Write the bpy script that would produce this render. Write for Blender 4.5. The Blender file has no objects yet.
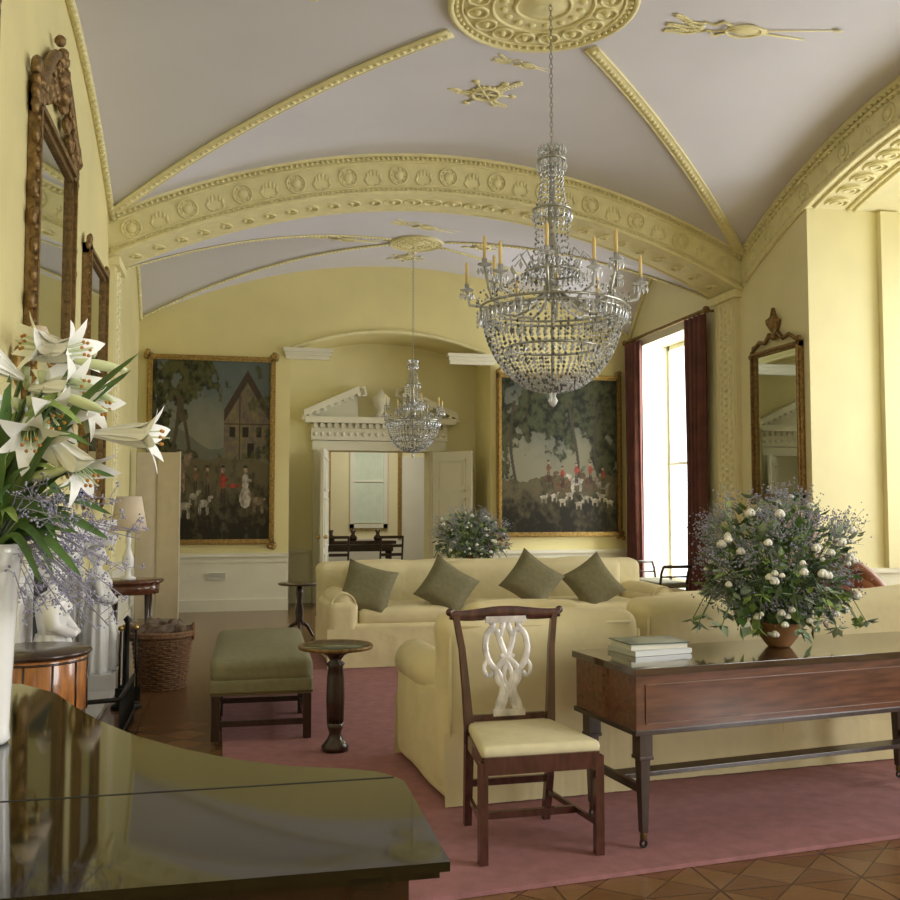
import bpy,bmesh,math,random
from mathutils import Vector,Matrix,noise,Euler
random.seed(7)
sc=bpy.context.scene
PI=math.pi
# ---------------------------------------------------------------- materials
def mat(name,col,rough=.5,metal=0,var=0,scale=8,bump=0,stretch=(1,1,1),coat=0,trans=0,spec=.5,bscale=None,detail=4):
    m=bpy.data.materials.new(name);m.use_nodes=True
    nt=m.node_tree;b=nt.nodes['Principled BSDF']
    b.inputs['Base Color'].default_value=(*col,1);b.inputs['Roughness'].default_value=rough
    b.inputs['Metallic'].default_value=metal;b.inputs['Coat Weight'].default_value=coat
    b.inputs['Transmission Weight'].default_value=trans;b.inputs['Specular IOR Level'].default_value=spec
    tc=nt.nodes.new('ShaderNodeTexCoord');mp=nt.nodes.new('ShaderNodeMapping');mp.inputs['Scale'].default_value=stretch
    nt.links.new(tc.outputs['Object'],mp.inputs[0])
    n=nt.nodes.new('ShaderNodeTexNoise');n.inputs['Scale'].default_value=scale;n.inputs['Detail'].default_value=detail
    nt.links.new(mp.outputs[0],n.inputs['Vector'])
    r=nt.nodes.new('ShaderNodeValToRGB')
    r.color_ramp.elements[0].position=.3;r.color_ramp.elements[1].position=.7
    r.color_ramp.elements[0].color=(*[c*(1-var) for c in col],1)
    r.color_ramp.elements[1].color=(*[min(1,c*(1+var)) for c in col],1)
    nt.links.new(n.outputs[0],r.inputs[0]);nt.links.new(r.outputs[0],b.inputs['Base Color'])
    if bump:
        bp=nt.nodes.new('ShaderNodeBump');bp.inputs['Strength'].default_value=bump;bp.inputs['Distance'].default_value=.02
        if bscale:
            n2=nt.nodes.new('ShaderNodeTexNoise');n2.inputs['Scale'].default_value=bscale
            nt.links.new(mp.outputs[0],n2.inputs['Vector']);nt.links.new(n2.outputs[0],bp.inputs['Height'])
        else: nt.links.new(n.outputs[0],bp.inputs['Height'])
        nt.links.new(bp.outputs[0],b.inputs['Normal'])
    return m
WALL=mat('yellow_wall',(.76,.685,.34),.7,var=.05,scale=1.5)
WALLP=mat('pale_yellow',(.79,.73,.44),.6,var=.04,scale=2)
PLAS=mat('yellow_plaster',(.80,.735,.41),.6,var=.06,scale=10)
WHITE=mat('cream_white_paint',(.76,.74,.60),.5,var=.03,scale=3)
CEIL=mat('lavender_ceiling',(.69,.68,.74),.8,var=.03,scale=1.2)
MARB=mat('white_marble',(.88,.88,.88),.35,var=.05,scale=6)
GILT=mat('gilt',(.36,.24,.08),.4,.7,var=.35,scale=30,bump=.3)
DGILT=mat('dark_gilt',(.24,.15,.06),.42,.6,var=.4,scale=30,bump=.4)
MAHOG=mat('mahogany',(.125,.048,.026),.22,var=.35,scale=6,stretch=(1,8,8),coat=.3)
MAHD=mat('dark_mahogany',(.04,.02,.014),.28,var=.4,scale=6,stretch=(8,8,1),coat=.3)
CHW=mat('chair_mahogany',(.075,.027,.022),.22,var=.4,scale=9,stretch=(4,4,1),coat=.5)
TOPM=mat('table_top',(.06,.035,.02),.12,var=.3,scale=5,stretch=(1,9,9),coat=.6)
INLAY=mat('inlay',(.20,.09,.04),.3,var=.2,scale=10)
SATIN=mat('satinwood',(.38,.15,.045),.25,var=.35,scale=8,stretch=(5,5,1),coat=.5)
PIANO=mat('piano_lacquer',(.018,.014,.005),.05,var=.2,scale=3,coat=.25,spec=.5)
PIANOB=mat('piano_case',(.04,.017,.008),.15,var=.3,scale=4,coat=.6)
FAB=mat('cream_slipcover',(.76,.675,.42),.85,var=.05,scale=4,bump=.7,bscale=6)
FABS=mat('chair_seat_fabric',(.72,.66,.44),.8,var=.05,scale=20,bump=.1)
OLIVE=mat('olive_fabric',(.20,.185,.10),.8,var=.1,scale=30,bump=.15)
OLIVB=mat('bench_fabric',(.225,.215,.13),.75,var=.1,scale=30,bump=.15)
RUG=mat('pink_carpet',(.345,.16,.17),.95,var=.13,scale=14,bump=.3,bscale=150)
CURT=mat('crimson_curtain',(.13,.04,.032),.7,var=.3,scale=5)
IRON=mat('iron',(.02,.02,.02),.5,.5)
BRASS=mat('brass',(.55,.38,.13),.3,1)
DBRASS=mat('dull_brass',(.16,.12,.05),.4,.8)
WICK=mat('wicker',(.22,.115,.055),.7,var=.4,scale=40,bump=.5)
LOG=mat('log_bark',(.17,.12,.085),.9,var=.5,scale=20,bump=.6)
SHADE=mat('lamp_shade',(.76,.65,.50),.8,var=.05)
CRYS=mat('crystal',(.82,.84,.86),.08,0,trans=.55,spec=1)
CRYD=mat('crystal_dark',(.30,.31,.32),.12,.7)
SILV=mat('silvered_metal',(.40,.40,.36),.3,.9)
CAND=mat('candle_wax',(.85,.65,.28),.5)
MIRR=mat('mirror_glass',(.62,.66,.62),.03,1)
LEAF=mat('leaf_green',(.085,.17,.045),.45,var=.5,scale=12)
LEAFB=mat('leaf_blue_green',(.26,.34,.24),.6,var=.4,scale=12)
LEAFY=mat('leaf_light_green',(.26,.37,.11),.5,var=.4,scale=12)
LILY=mat('lily_petal',(.92,.92,.88),.45,var=.02)
LBUD=mat('lily_bud',(.66,.74,.46),.5,var=.15)
STAM=mat('stamen',(.45,.20,.03),.7)
STAT=mat('statice',(.36,.35,.50),.8,var=.35,scale=30)
ROSEW=mat('white_bloom',(.90,.90,.85),.6,var=.05)
BROWNL=mat('rust_leaf',(.18,.075,.045),.6,var=.4,scale=10)
POT=mat('terracotta_bowl',(.28,.14,.06),.5,var=.3)
VASE=mat('white_porcelain',(.86,.86,.85),.12,coat=.6)
LEATH=mat('brown_leather',(.25,.085,.035),.45,var=.2,scale=10)
PAPER=mat('book_pages',(.78,.76,.68),.8)
PANE=mat('daylit_pane',(.66,.74,.58),.8,var=.05)  # no real blind: pale green stands in for the far window's daylight
BCOV=mat('book_cover',(.05,.10,.08),.3,coat=.4);BCOV2=mat('book_cover_pale',(.55,.57,.55),.35,coat=.4)
SCREEN=mat('beige_screen',(.64,.56,.41),.7,var=.05)
GREYF=mat('grey_vent',(.45,.45,.42),.5)
GREENL=mat('green_leather',(.06,.08,.035),.2,coat=.5)
HARD=mat('firebox',(.02,.02,.02),.9)
CHWs=mat('splat_glare',(.66,.63,.64),.2,var=.35,scale=14,coat=.6)  # window glare on the splat, put into its base colour

def floor_mat():
    m=bpy.data.materials.new('parquet');m.use_nodes=True;nt=m.node_tree;N=nt.nodes;L=nt.links
    b=N['Principled BSDF'];b.inputs['Roughness'].default_value=.2
    tc=N.new('ShaderNodeTexCoord');sx=N.new('ShaderNodeSeparateXYZ');L.new(tc.outputs['Object'],sx.inputs[0])
    def M(op,a,c=None):
        n=N.new('ShaderNodeMath');n.operation=op
        for i,v in enumerate((a,c)):
            if v is None: continue
            if isinstance(v,(int,float)): n.inputs[i].default_value=v
            else: L.new(v,n.inputs[i])
        return n.outputs[0]
    X,Y=sx.outputs[0],sx.outputs[1]
    def line(v,period,w):
        f=M('FRACT',M('DIVIDE',v,period));return M('LESS_THAN',f,w/period)
    a=M('ADD',X,M('MULTIPLY',Y,1.15));c=M('SUBTRACT',X,M('MULTIPLY',Y,1.15))
    l=M('MAXIMUM',line(a,.30,.009),line(c,.30,.009))
    l=M('MAXIMUM',l,M('MAXIMUM',line(X,.60,.011),line(Y,.26,.008)))
    ck=N.new('ShaderNodeTexChecker');ck.inputs['Scale'].default_value=1/.30
    cb=N.new('ShaderNodeCombineXYZ');L.new(a,cb.inputs[0]);L.new(c,cb.inputs[1]);cb.inputs[2].default_value=.1;L.new(cb.outputs[0],ck.inputs['Vector'])
    ck.inputs['Color1'].default_value=(.27,.145,.065,1);ck.inputs['Color2'].default_value=(.215,.108,.046,1)
    no=N.new('ShaderNodeTexNoise');no.inputs['Scale'].default_value=9;mp=N.new('ShaderNodeMapping');mp.inputs['Scale'].default_value=(1,7,1)
    L.new(tc.outputs['Object'],mp.inputs[0]);L.new(mp.outputs[0],no.inputs['Vector'])
    mx=N.new('ShaderNodeMix');mx.data_type='RGBA';mx.blend_type='MULTIPLY';mx.inputs[0].default_value=.6
    L.new(ck.outputs[0],mx.inputs[6]);
    rr=N.new('ShaderNodeValToRGB');rr.color_ramp.elements[0].color=(.5,.5,.5,1);rr.color_ramp.elements[1].color=(1,1,1,1);L.new(no.outputs[0],rr.inputs[0]);L.new(rr.outputs[0],mx.inputs[7])
    m2=N.new('ShaderNodeMix');m2.data_type='RGBA';L.new(l,m2.inputs[0]);L.new(mx.outputs[2],m2.inputs[6]);m2.inputs[7].default_value=(.09,.042,.018,1)
    L.new(m2.outputs[2],b.inputs['Base Color']);return m
FLOOR=floor_mat()
# ---------------------------------------------------------------- builder
class B:
    def __init__(s,name): s.name=name;s.V=[];s.F=[];s.MI=[];s.S=[];s.mats=[];s.M=Matrix.Identity(4)
    def at(s,loc=(0,0,0),rot=(0,0,0),sc=(1,1,1)):
        s.M=Matrix.LocRotScale(Vector(loc),Euler(rot),Vector(sc));return s
    def add(s,vs,fs,m,sm=False):
        if m not in s.mats: s.mats.append(m)
        k=s.mats.index(m);o=len(s.V);M=s.M
        s.V.extend([M@Vector(v) for v in vs])
        for f in fs: s.F.append([i+o for i in f]);s.MI.append(k);s.S.append(sm)
    def box(s,c,d,m,rz=0,taper=1):
        x,y,z=[v/2 for v in d];cs,sn=math.cos(rz),math.sin(rz);vs=[]
        for k in(-1,1):
            for a,b_ in((-1,-1),(1,-1),(1,1),(-1,1)):
                t=taper if k==-1 else 1
                px,py=a*x*t,b_*y*t
                vs.append((c[0]+px*cs-py*sn,c[1]+px*sn+py*cs,c[2]+k*z))
        s.add(vs,[(0,3,2,1),(4,5,6,7),(0,1,5,4),(1,2,6,5),(2,3,7,6),(3,0,4,7)],m)
    def bb(s,x0,x1,y0,y1,z0,z1,m): s.box(((x0+x1)/2,(y0+y1)/2,(z0+z1)/2),(x1-x0,y1-y0,z1-z0),m)
    def lathe(s,prof,m,seg=20,c=(0,0,0),sx=1,sy=1,flute=None,sm=True,tw=0):
        vs=[];fs=[];n=len(prof)
        for j,(r,z) in enumerate(prof):
            for i in range(seg):
                a=2*PI*i/seg+tw*j;rr=r
                if flute: rr*=1+flute[1]*math.cos(flute[0]*a)
                vs.append((c[0]+rr*sx*math.cos(a),c[1]+rr*sy*math.sin(a),c[2]+z))
        for j in range(n-1):
            for i in range(seg):
                k=(i+1)%seg;fs.append((j*seg+i,j*seg+k,(j+1)*seg+k,(j+1)*seg+i))
        if prof[0][0]>1e-4: fs.append(tuple(range(seg-1,-1,-1)))
        if prof[-1][0]>1e-4: fs.append(tuple((n-1)*seg+i for i in range(seg)))
        s.add(vs,fs,m,sm)
    def ball(s,c,r,m,seg=8,rings=5,sc=(1,1,1)):
        vs=[(c[0],c[1],c[2]-r*sc[2])];fs=[]
        for j in range(1,rings):
            p=-PI/2+PI*j/rings
            for i in range(seg):
                a=2*PI*i/seg;vs.append((c[0]+r*sc[0]*math.cos(p)*math.cos(a),c[1]+r*sc[1]*math.cos(p)*math.sin(a),c[2]+r*sc[2]*math.sin(p)))
        vs.append((c[0],c[1],c[2]+r*sc[2]));t=len(vs)-1
        for i in range(seg):
            k=(i+1)%seg;fs.append((0,1+k,1+i));fs.append((t,1+(rings-2)*seg+i,1+(rings-2)*seg+k))
            for j in range(rings-2): fs.append((1+j*seg+i,1+j*seg+k,1+(j+1)*seg+k,1+(j+1)*seg+i))
        s.add(vs,fs,m,True)
    def octa(s,c,r,m,h=1):
        x,y,z=c;s.add([(x+r,y,z),(x,y+r,z),(x-r,y,z),(x,y-r,z),(x,y,z+r*h),(x,y,z-r*h)],[(0,1,4),(1,2,4),(2,3,4),(3,0,4),(1,0,5),(2,1,5),(3,2,5),(0,3,5)],m)
    def tube(s,pts,r,m,seg=8,flat=(1,1),closed=False,up=None):
        pts=[Vector(p) for p in pts];n=len(pts);vs=[];fs=[]
        if isinstance(r,(int,float)): r=[r]*n
        prev=None
        for i,p in enumerate(pts):
            if closed: t=pts[(i+1)%n]-pts[i-1]
            else: t=pts[min(i+1,n-1)]-pts[max(i-1,0)]
            t=t.normalized() if t.length>1e-9 else Vector((0,0,1))
            if up is not None: a=Vector(up)
            elif prev is None: a=Vector((0,0,1)) if abs(t.z)<.9 else Vector((1,0,0))
            else: a=prev
            u=(a-t*a.dot(t))
            if u.length<1e-6: u=Vector((1,0,0))-t*t.x
            u.normalize();prev=u;w=t.cross(u)
            for k in range(seg):
                g=2*PI*k/seg+(PI/4 if seg==4 else 0);q=p+u*math.cos(g)*r[i]*flat[0]+w*math.sin(g)*r[i]*flat[1];vs.append(q)
        for i in range(n if closed else n-1):
            for k in range(seg):
                a,b_=i*seg+k,i*seg+(k+1)%seg;c_,d=((i+1)%n)*seg+(k+1)%seg,((i+1)%n)*seg+k
                fs.append((a,b_,c_,d))
        if not closed:
            fs.append(tuple(range(seg-1,-1,-1)));fs.append(tuple((n-1)*seg+k for k in range(seg)))
        s.add(vs,fs,m,seg>4)
    def ring(s,c,R,r,m,axis='z',seg=24,ms=6,sc=(1,1)):
        pts=[]
        for i in range(seg):
            a=2*PI*i/seg;u,v=R*sc[0]*math.cos(a),R*sc[1]*math.sin(a)
            pts.append({'z':(c[0]+u,c[1]+v,c[2]),'y':(c[0]+u,c[1],c[2]+v),'x':(c[0],c[1]+u,c[2]+v)}[axis])
        up={'z':(0,0,1),'y':(0,1,0),'x':(1,0,0)}[axis]
        s.tube(pts,r,m,ms,closed=True,up=up)
    def prism(s,poly,z0,z1,m,inset=0,sm=False):
        n=len(poly);vs=[(x,y,z0) for x,y in poly]+[(x,y,z1) for x,y in poly]
        s.add(vs,[tuple(range(n-1,-1,-1)),tuple(range(n,2*n))],m)
        s.add(vs,[(i,(i+1)%n,n+(i+1)%n,n+i) for i in range(n)],m,sm)
    def soft(s,c,d,r,m,puff=(0,0,0),wr=0,n=5,seed=0,ws=3,tap=0):
        h=[v/2 for v in d];r=min(r,min(h)*.98)
        def ax(h):
            a=[-h,-h+r*.12,-h+r*.35,-h+r*.65];inn=h-r
            a+= [-inn+2*inn*i/n for i in range(n+1)]
            return a+[-v for v in a[3::-1]]
        A=[ax(v) for v in h];idx={};vs=[];fs=[]
        def vert(i,j,k):
            if (i,j,k) in idx: return idx[(i,j,k)]
            p=Vector((A[0][i],A[1][j],A[2][k]));q=Vector([max(-(h[a]-r),min(h[a]-r,p[a])) for a in range(3)])
            dv=p-q
            if dv.length>1e-9: p=q+dv.normalized()*r
            o=p.copy()
            for a in range(3):
                if puff[a]:
                    b_,c_=(a+1)%3,(a+2)%3
                    o[a]+=math.copysign(puff[a],p[a])*(1-(p[b_]/h[b_])**2)*(1-(p[c_]/h[c_])**2)*min(1,abs(p[a])/(h[a]*.6))
            if wr:
                nv=noise.noise_vector((o+Vector((seed*3.1,seed*1.7,seed)))*ws);o+=nv*wr
            if tap: o.x*=1-tap*(o.y/h[1]+1)/2
            idx[(i,j,k)]=len(vs);vs.append(o+Vector(c));return idx[(i,j,k)]
        nn=[len(a)-1 for a in A]
        for a in range(3):
            b_,c_=(a+1)%3,(a+2)%3
            for side in(0,nn[a]):
                for u in range(nn[b_]):
                    for v in range(nn[c_]):
                        q=[]
                        for du,dv in((0,0),(1,0),(1,1),(0,1)):
                            t=[0,0,0];t[a]=side;t[b_]=u+du;t[c_]=v+dv;q.append(vert(*t))
                        if side==0:q.reverse()
                        fs.append(q)
        s.add(vs,fs,m,True)
    def pillow(s,w,h,t,m,n=12):
        for sg in(1,-1):
            vs=[];fs=[]
            for i in range(n+1):
                for j in range(n+1):
                    u,v=-1+2*i/n,-1+2*j/n
                    th=t*math.sqrt(max(0,(1-u**4)*(1-v**4)))
                    px=u*(1-.10*(1-v*v)*1);pz=v*(1-.10*(1-u*u))
                    vs.append((px*w/2,sg*th/2,pz*h/2))
            for i in range(n):
                for j in range(n):
                    a=i*(n+1)+j;fs.append((a,a+1,a+n+2,a+n+1))
            s.add(vs,fs,m,True)
    def leaf(s,p,d,L,W,m,fold=.25):
        p=Vector(p);d=Vector(d).normalized();sd=d.cross(Vector((random.uniform(-.4,.4),random.uniform(-.4,.4),1)))
        if sd.length<.01: sd=Vector((1,0,0))
        sd.normalize();nn=sd.cross(d)
        mid=p+d*L*.5-nn*W*fold
        s.add([p,p+d*L*.45+sd*W/2,mid,p+d*L*.45-sd*W/2,p+d*L],[(0,1,2),(0,2,3),(1,4,2),(2,4,3)],m,True)
    def done(s,loc=(0,0,0),rz=0,bevel=0,rot=None,segs=2,recalc=True):
        me=bpy.data.meshes.new(s.name);me.from_pydata([tuple(v) for v in s.V],[],s.F)
        for m in s.mats: me.materials.append(m)
        me.polygons.foreach_set('material_index',s.MI);me.polygons.foreach_set('use_smooth',s.S)
        if recalc:
            bm=bmesh.new();bm.from_mesh(me);bmesh.ops.recalc_face_normals(bm,faces=bm.faces);bm.to_mesh(me);bm.free()
        me.update();o=bpy.data.objects.new(s.name,me);sc.collection.objects.link(o)
        o.location=loc;o.rotation_euler=rot or (0,0,rz)
        if bevel:
            md=o.modifiers.new('bevel','BEVEL');md.width=bevel;md.segments=segs;md.limit_method='ANGLE';md.angle_limit=math.radians(50)
        return o
# ---------------------------------------------------------------- room
XL,XR,YF,YB=-1.3,5.88,13.6,-3.6
XC=(XL+XR)/2;HW=(XR-XL)/2
SP,RI=4.45,.9
b=B('floor');b.bb(XL-.5,8.2,YB-.5,15.1,-.1,0,FLOOR);b.done()
b=B('rug');b.prism([(.0,3.44),(5.4,4.00),(5.0,10.2),(-.14,10.2)],.002,.02,RUG);b.done()
def vault(b,y0,y1,sp,ri,N=64):
    vs=[];fs=[]
    for j in range(N+1):
        for i in range(N+1):
            s_,t=-1+2*i/N,-1+2*j/N
            vs.append((XC+s_*HW,(y0+y1)/2+t*(y1-y0)/2,sp+ri*(1-min(s_*s_,t*t))))
    for j in range(N):
        for i in range(N):
            a=j*(N+1)+i;c=a+1;d=a+N+2;e=a+N+1
            if (i-N/2+.5)*(j-N/2+.5)>0: fs+=[(a,c,d),(a,d,e)]
            else: fs+=[(a,c,e),(c,d,e)]
    b.add(vs,fs,CEIL,True)
BAYS=[(3.5,10.3,SP,RI),(10.9,YF,4.0,.9),(YB,2.9,SP,RI)]
b=B('ceiling')
for v in BAYS: vault(b,*v)
b.done(recalc=False)
def hz(x,sp=SP,ri=RI): s_=(x-XC)/HW;return sp+ri*(1-s_*s_)
def ribs(name,y0,y1,sp,ri,r,bead,edge=.045):
    b=B(name);yc,hy=(y0+y1)/2,(y1-y0)/2
    for sx_ in(-1,1):
        for sy_ in(-1,1):
            f=lambda t:(XC+sx_*HW*t,yc+sy_*hy*t,sp+ri*(1-t*t)-.008)
            st=.17 if y1-y0>5 else .1
            P=[f(st+(1-st)*i/40) for i in range(41)]
            b.tube(P,r,PLAS,8,flat=(.35,1),up=(0,0,1))
            off=Vector((-sy_*hy,sx_*HW,0)).normalized()*r*.85
            for q in(-1,1): b.tube([(p[0]+off.x*q,p[1]+off.y*q,p[2]-r*.1) for p in P],r*.22,PLAS,6)
            L=math.hypot(HW,hy)*(1-st);n=int(L/bead)
            for i in range(n):
                t=st+(1-st)*(i+.5)/n;p=f(t)
                b.ball((p[0],p[1],p[2]-r*.3),bead*.38,PLAS,6,4,(1,1,.6))
    for x,sg in((XL,1),(XR,-1)):
        P=[(x+sg*.02,yc+hy*t,sp+ri*(1-t*t)-.02) for t in [-1+i/20 for i in range(41)]]
        b.tube(P,edge,PLAS,6)
        n=int(2*hy/bead)
        for i in range(n):
            t=-1+2*(i+.5)/n;b.ball((x+sg*edge,yc+hy*t,sp+ri*(1-t*t)-.02-edge),bead*.34,PLAS,6,4)
    return b.done()
ribs('trim_1',3.5,10.3,SP,RI,.062,.07)
ribs('trim_2',10.9,YF,4.0,.9,.026,.05,.03)
def arch(name,y0,y1):
    b=B(name);N=60;H=.46
    X=[XL+(XR-XL)*i/N for i in range(N+1)]
    vs=[];fs=[]
    for x in X:
        t=hz(x)+.02;l=t-H
        vs+=[(x,y0,t),(x,y0,l),(x,y1,l),(x,y1,t)]
    for i in range(N):
        a=4*i
        for k in range(3): fs.append((a+k,a+k+1,a+k+5,a+k+4))
    b.add(vs,fs,PLAS)
    for yy,sg in((y0,-1),(y1,1)):
        for off,r in((.0,.035),(-.09,.012),(-H+.03,.028),(-H+.1,.012)):
            b.tube([(x,yy+sg*.005,hz(x)+off) for x in X],r,PLAS,6)
    n=130
    for i in range(n):
        x=XL+.03+(XR-XL-.06)*i/(n-1)
        b.ball((x,y0-.015,hz(x)-.05),.02,PLAS,6,4);b.ball((x,y0-.01,hz(x)-H+.065),.015,PLAS,6,4)
    n=25
    for i in range(n):
        x=XL+.22+(XR-XL-.44)*i/(n-1);z=hz(x)-.24
        if i%2==0:
            b.ring((x,y0-.006,z),.10,.013,PLAS,'y',20,5);b.ball((x,y0,z),.055,PLAS,8,5,(1,.45,1))
            for q in range(8): b.ball((x+.075*math.cos(q*PI/4),y0-.002,z+.075*math.sin(q*PI/4)),.014,PLAS,6,4)
        else:
            for q in range(-3,4):
                a=q*.55;b.ball((x+math.sin(a)*.08,y0,z-.03+math.cos(a)*.07),.034,PLAS,6,4,(.5,.4,1.2))
            for sg in(-1,1): b.tube([(x,y0-.004,z-.1),(x+sg*.06,y0-.006,z-.10),(x+sg*.10,y0-.006,z-.05),(x+sg*.07,y0-.004,z-.03)],.011,PLAS,5)
    n=30
    for i in range(n):
        x=XL+.2+(XR-XL-.4)*i/(n-1);z=hz(x)-H+.018
        b.ring((x,(y0+y1)/2,z),.10,.012,PLAS,'z',14,5);b.ball((x,(y0+y1)/2,z),.03,PLAS,6,4)
    return b.done()
arch('trim_3',10.3,10.9);arch('trim_4',2.9,3.5)
def pilaster(name,x,sg):
    b=B(name);b.bb(min(x,x+sg*.06),max(x,x+sg*.06),10.36,10.84,.75,4.0,WALLP)
    b.bb(min(x,x+sg*.10),max(x,x+sg*.10),10.3,10.9,0,.78,WHITE)
    b.bb(min(x,x+sg*.11),max(x,x+sg*.11),10.3,10.9,3.93,4.02,PLAS)
    for i in range(34):
        z=.95+i*.088;w=.05+.035*abs(math.sin(i*.7))
        for k in(-1,1): b.ball((x+sg*.06,10.6+k*w*1.4,z),.036,WALLP,6,4,(.6,.9,1.2))
        b.ball((x+sg*.065,10.6,z+.04),.032,WALLP,6,4)
    for k in(-1,1): b.bb(*sorted((x+sg*.06,x+sg*.075)),10.6+k*.2-.012,10.6+k*.2+.012,.9,3.9,WALLP)
    b.done()
pilaster('trim_5',XR,-1);pilaster('trim_6',XL,1)
def rosette(name,y,z,R):
    b=B(name)
    b.lathe([(0,-.05*R),(.12*R,-.07*R),(.2*R,-.03*R),(.3*R,-.02*R),(R*.96,-.02*R),(R,.0),(R*.97,.06)],PLAS,40,(XC,y,z))
    for rr,t in((1,.035),(.88,.015),(.55,.02),(.3,.02)): b.ring((XC,y,z-.025*R),R*rr,t*R,PLAS,'z',40,6)
    for i in range(16):
        a=2*PI*i/16;b.ring((XC+.72*R*math.cos(a),y+.72*R*math.sin(a),z-.03*R),.115*R,.018*R,PLAS,'z',14,5)
        b.ball((XC+.72*R*math.cos(a),y+.72*R*math.sin(a),z-.025*R),.045*R,PLAS,6,4)
        b.ball((XC+.43*R*math.cos(a),y+.43*R*math.sin(a),z-.025*R),.07*R,PLAS,8,4,(.7,.7,.3))
    for i in range(60):
        a=2*PI*i/60;b.ball((XC+.94*R*math.cos(a),y+.94*R*math.sin(a),z-.03*R),.025*R,PLAS,6,4)
    b.done()
rosette('trim_7',6.9,5.33,.72);rosette('trim_8',12.25,4.88,.34)
def trophy(name,x,y,z,sc_,rz,kind=0):
    b=B(name)
    def rod(a,L,r=.010,cx=0,cy=0):
        c,s_=math.cos(a),math.sin(a);b.tube([(cx-L*c,cy-L*s_,0),(cx,cy,-.01),(cx+L*c,cy+L*s_,0)],[r*.7,r,r*.6],PLAS,6);return c,s_
    def spray(cx,cy,a,L):
        for k in range(9):
            t=k/8;px,py=cx+L*t*math.cos(a),cy+L*t*math.sin(a)+.03*math.sin(t*5)
            for sg in(-1,1): b.ball((px-.03*math.sin(a+sg)*sg,py+sg*.035*(1-t*.5),-.005),.026,PLAS,6,4,(1.5,.7,.4))
    if kind==0:   # wheel-like wreath with crossed torches
        b.ring((0,0,-.008),.16,.022,PLAS,'z',22,6)
        for i in range(18): a=2*PI*i/18;b.ball((.185*math.cos(a),.185*math.sin(a),-.004),.028,PLAS,6,4,(1,1,.4))
        for a in(.5,-.45,1.57):
            c,s_=rod(a,.34,.016)
            for sg in(-1,1): b.ball((.34*c*sg,.34*s_*sg,0),.045,PLAS,8,5,(1,1,.4))
        for a in(2.7,.3,-1.3): spray(.2*math.cos(a),.2*math.sin(a),a,.26)
    else:         # instruments with arrow and palm
        b.ball((0,0,0),.13,PLAS,12,6,(1.25,.75,.25));b.ball((.16,.03,0),.09,PLAS,10,6,(1.1,.9,.3));rod(.18,.46,.014,.25,.05)
        c,s_=rod(-.12,.75,.010,.15,0)
        b.leaf((.88,-.10,-.01),(1,-.1,0),.14,.08,PLAS);b.ring((-.02,0,-.02),.19,.014,PLAS,'z',18,5,sc=(1,.6))
        for a,yy_ in((2.9,.05),(3.5,-.05),(3.1,.0)): spray(-.5,yy_,a,.34)
        for sg in(-1,1): b.tube([(-.15,sg*.05,0),(-.28,sg*.14,-.01),(-.36,sg*.05,0),(-.48,sg*.12,0)],[.014,.018,.014,.008],PLAS,6)
    o=b.done((x,y,z),rz);o.scale=(sc_,sc_,sc_)
for i,(x,y,rz,s_,k) in enumerate([(XC-.02,8.6,.5,.80,0),(XC,5.15,.4,.85,1),(XC+1.75,6.95,-.1,.80,1),(XC-1.75,6.9,1.3,.8,0),(XC+.2,7.95,.2,.4,1)]): trophy('trim_%d'%(9+i),x,y,5.342,s_,rz,k)
for i,(x,y,rz) in enumerate([(XC,13.0,0),(XC,11.5,.3),(XC+.9,12.25,.2),(XC-.9,12.25,.1)]): trophy('trim_%d'%(14+i),x,y,4.89,.6,rz,i%2)
# walls
b=B('wall_left');b.bb(XL-.5,XL,YB-.5,YF+.4,0,5.7,WALL);b.done()
b=B('wall_back');b.bb(XL,XR,YB-.4,YB,0,5.7,WALL);b.done()
b=B('wall_right')
def wr(y0,y1,z0=0,z1=5.7,x0=XR,x1=XR+.5): b.bb(x0,x1,y0,y1,z0,z1,WALLP)
wr(13.15,YF+.4);wr(11.45,13.15,0,.3);wr(11.45,13.15,3.8,5.7);wr(8.95,11.45);wr(1.8,4.85);wr(YB-.4,-1.6);wr(-1.6,1.8,0,.5);wr(-1.6,1.8,4,5.7)
b.bb(XR+.5,8.2,8.95,9.4,0,5.7,WALLP);b.bb(XR+.5,8.2,4.4,4.85,0,5.7,WALLP)
for y0,y1,z0,z1 in((4.85,5.1,0,5.4),(6.65,7.15,0,5.4),(8.7,8.95,0,5.4),(5.1,6.65,0,.5),(7.15,8.7,0,.5),(5.1,6.65,4.2,5.4),(7.15,8.7,4.2,5.4)):
    b.bb(7.8,8.2,y0,y1,z0,z1,WALLP)
N=40;vs=[];fs=[]
for i in range(N+1):
    y=4.85+4.1*i/N;t=(y-6.9)/3.4;zl=SP+RI*(1-t*t)-.42
    vs+=[(XR,y,5.7),(XR,y,zl),(8.2,y,zl),(8.2,y,5.7)]
for i in range(N):
    a=4*i
    for k in range(3): fs.append((a+k,a+k+1,a+k+5,a+k+4))
b.add(vs,fs,WALLP)
b.bb(6.72,6.95,8.88,8.95,.79,4.6,WALLP)
b.done()
b=B('trim_19')
def sz(y): t=(y-6.9)/3.4;return SP+RI*(1-t*t)
Y=[3.6+6.6*i/60 for i in range(61)]
for off,r in((-.1,.03),(-.4,.035),(-.33,.016)): b.tube([(XR-.012,y,sz(y)+off) for y in Y],r,PLAS,6)
b.add([v for y in Y for v in((XR-.02,y,sz(y)-.02),(XR-.02,y,sz(y)-.42))],[(2*i,2*i+1,2*i+3,2*i+2) for i in range(60)],PLAS)
for i in range(90):
    y=3.65+6.5*i/89;b.ball((XR-.04,y,sz(y)-.13),.02,PLAS,6,4);b.ball((XR-.035,y,sz(y)-.365),.017,PLAS,6,4)
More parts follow.
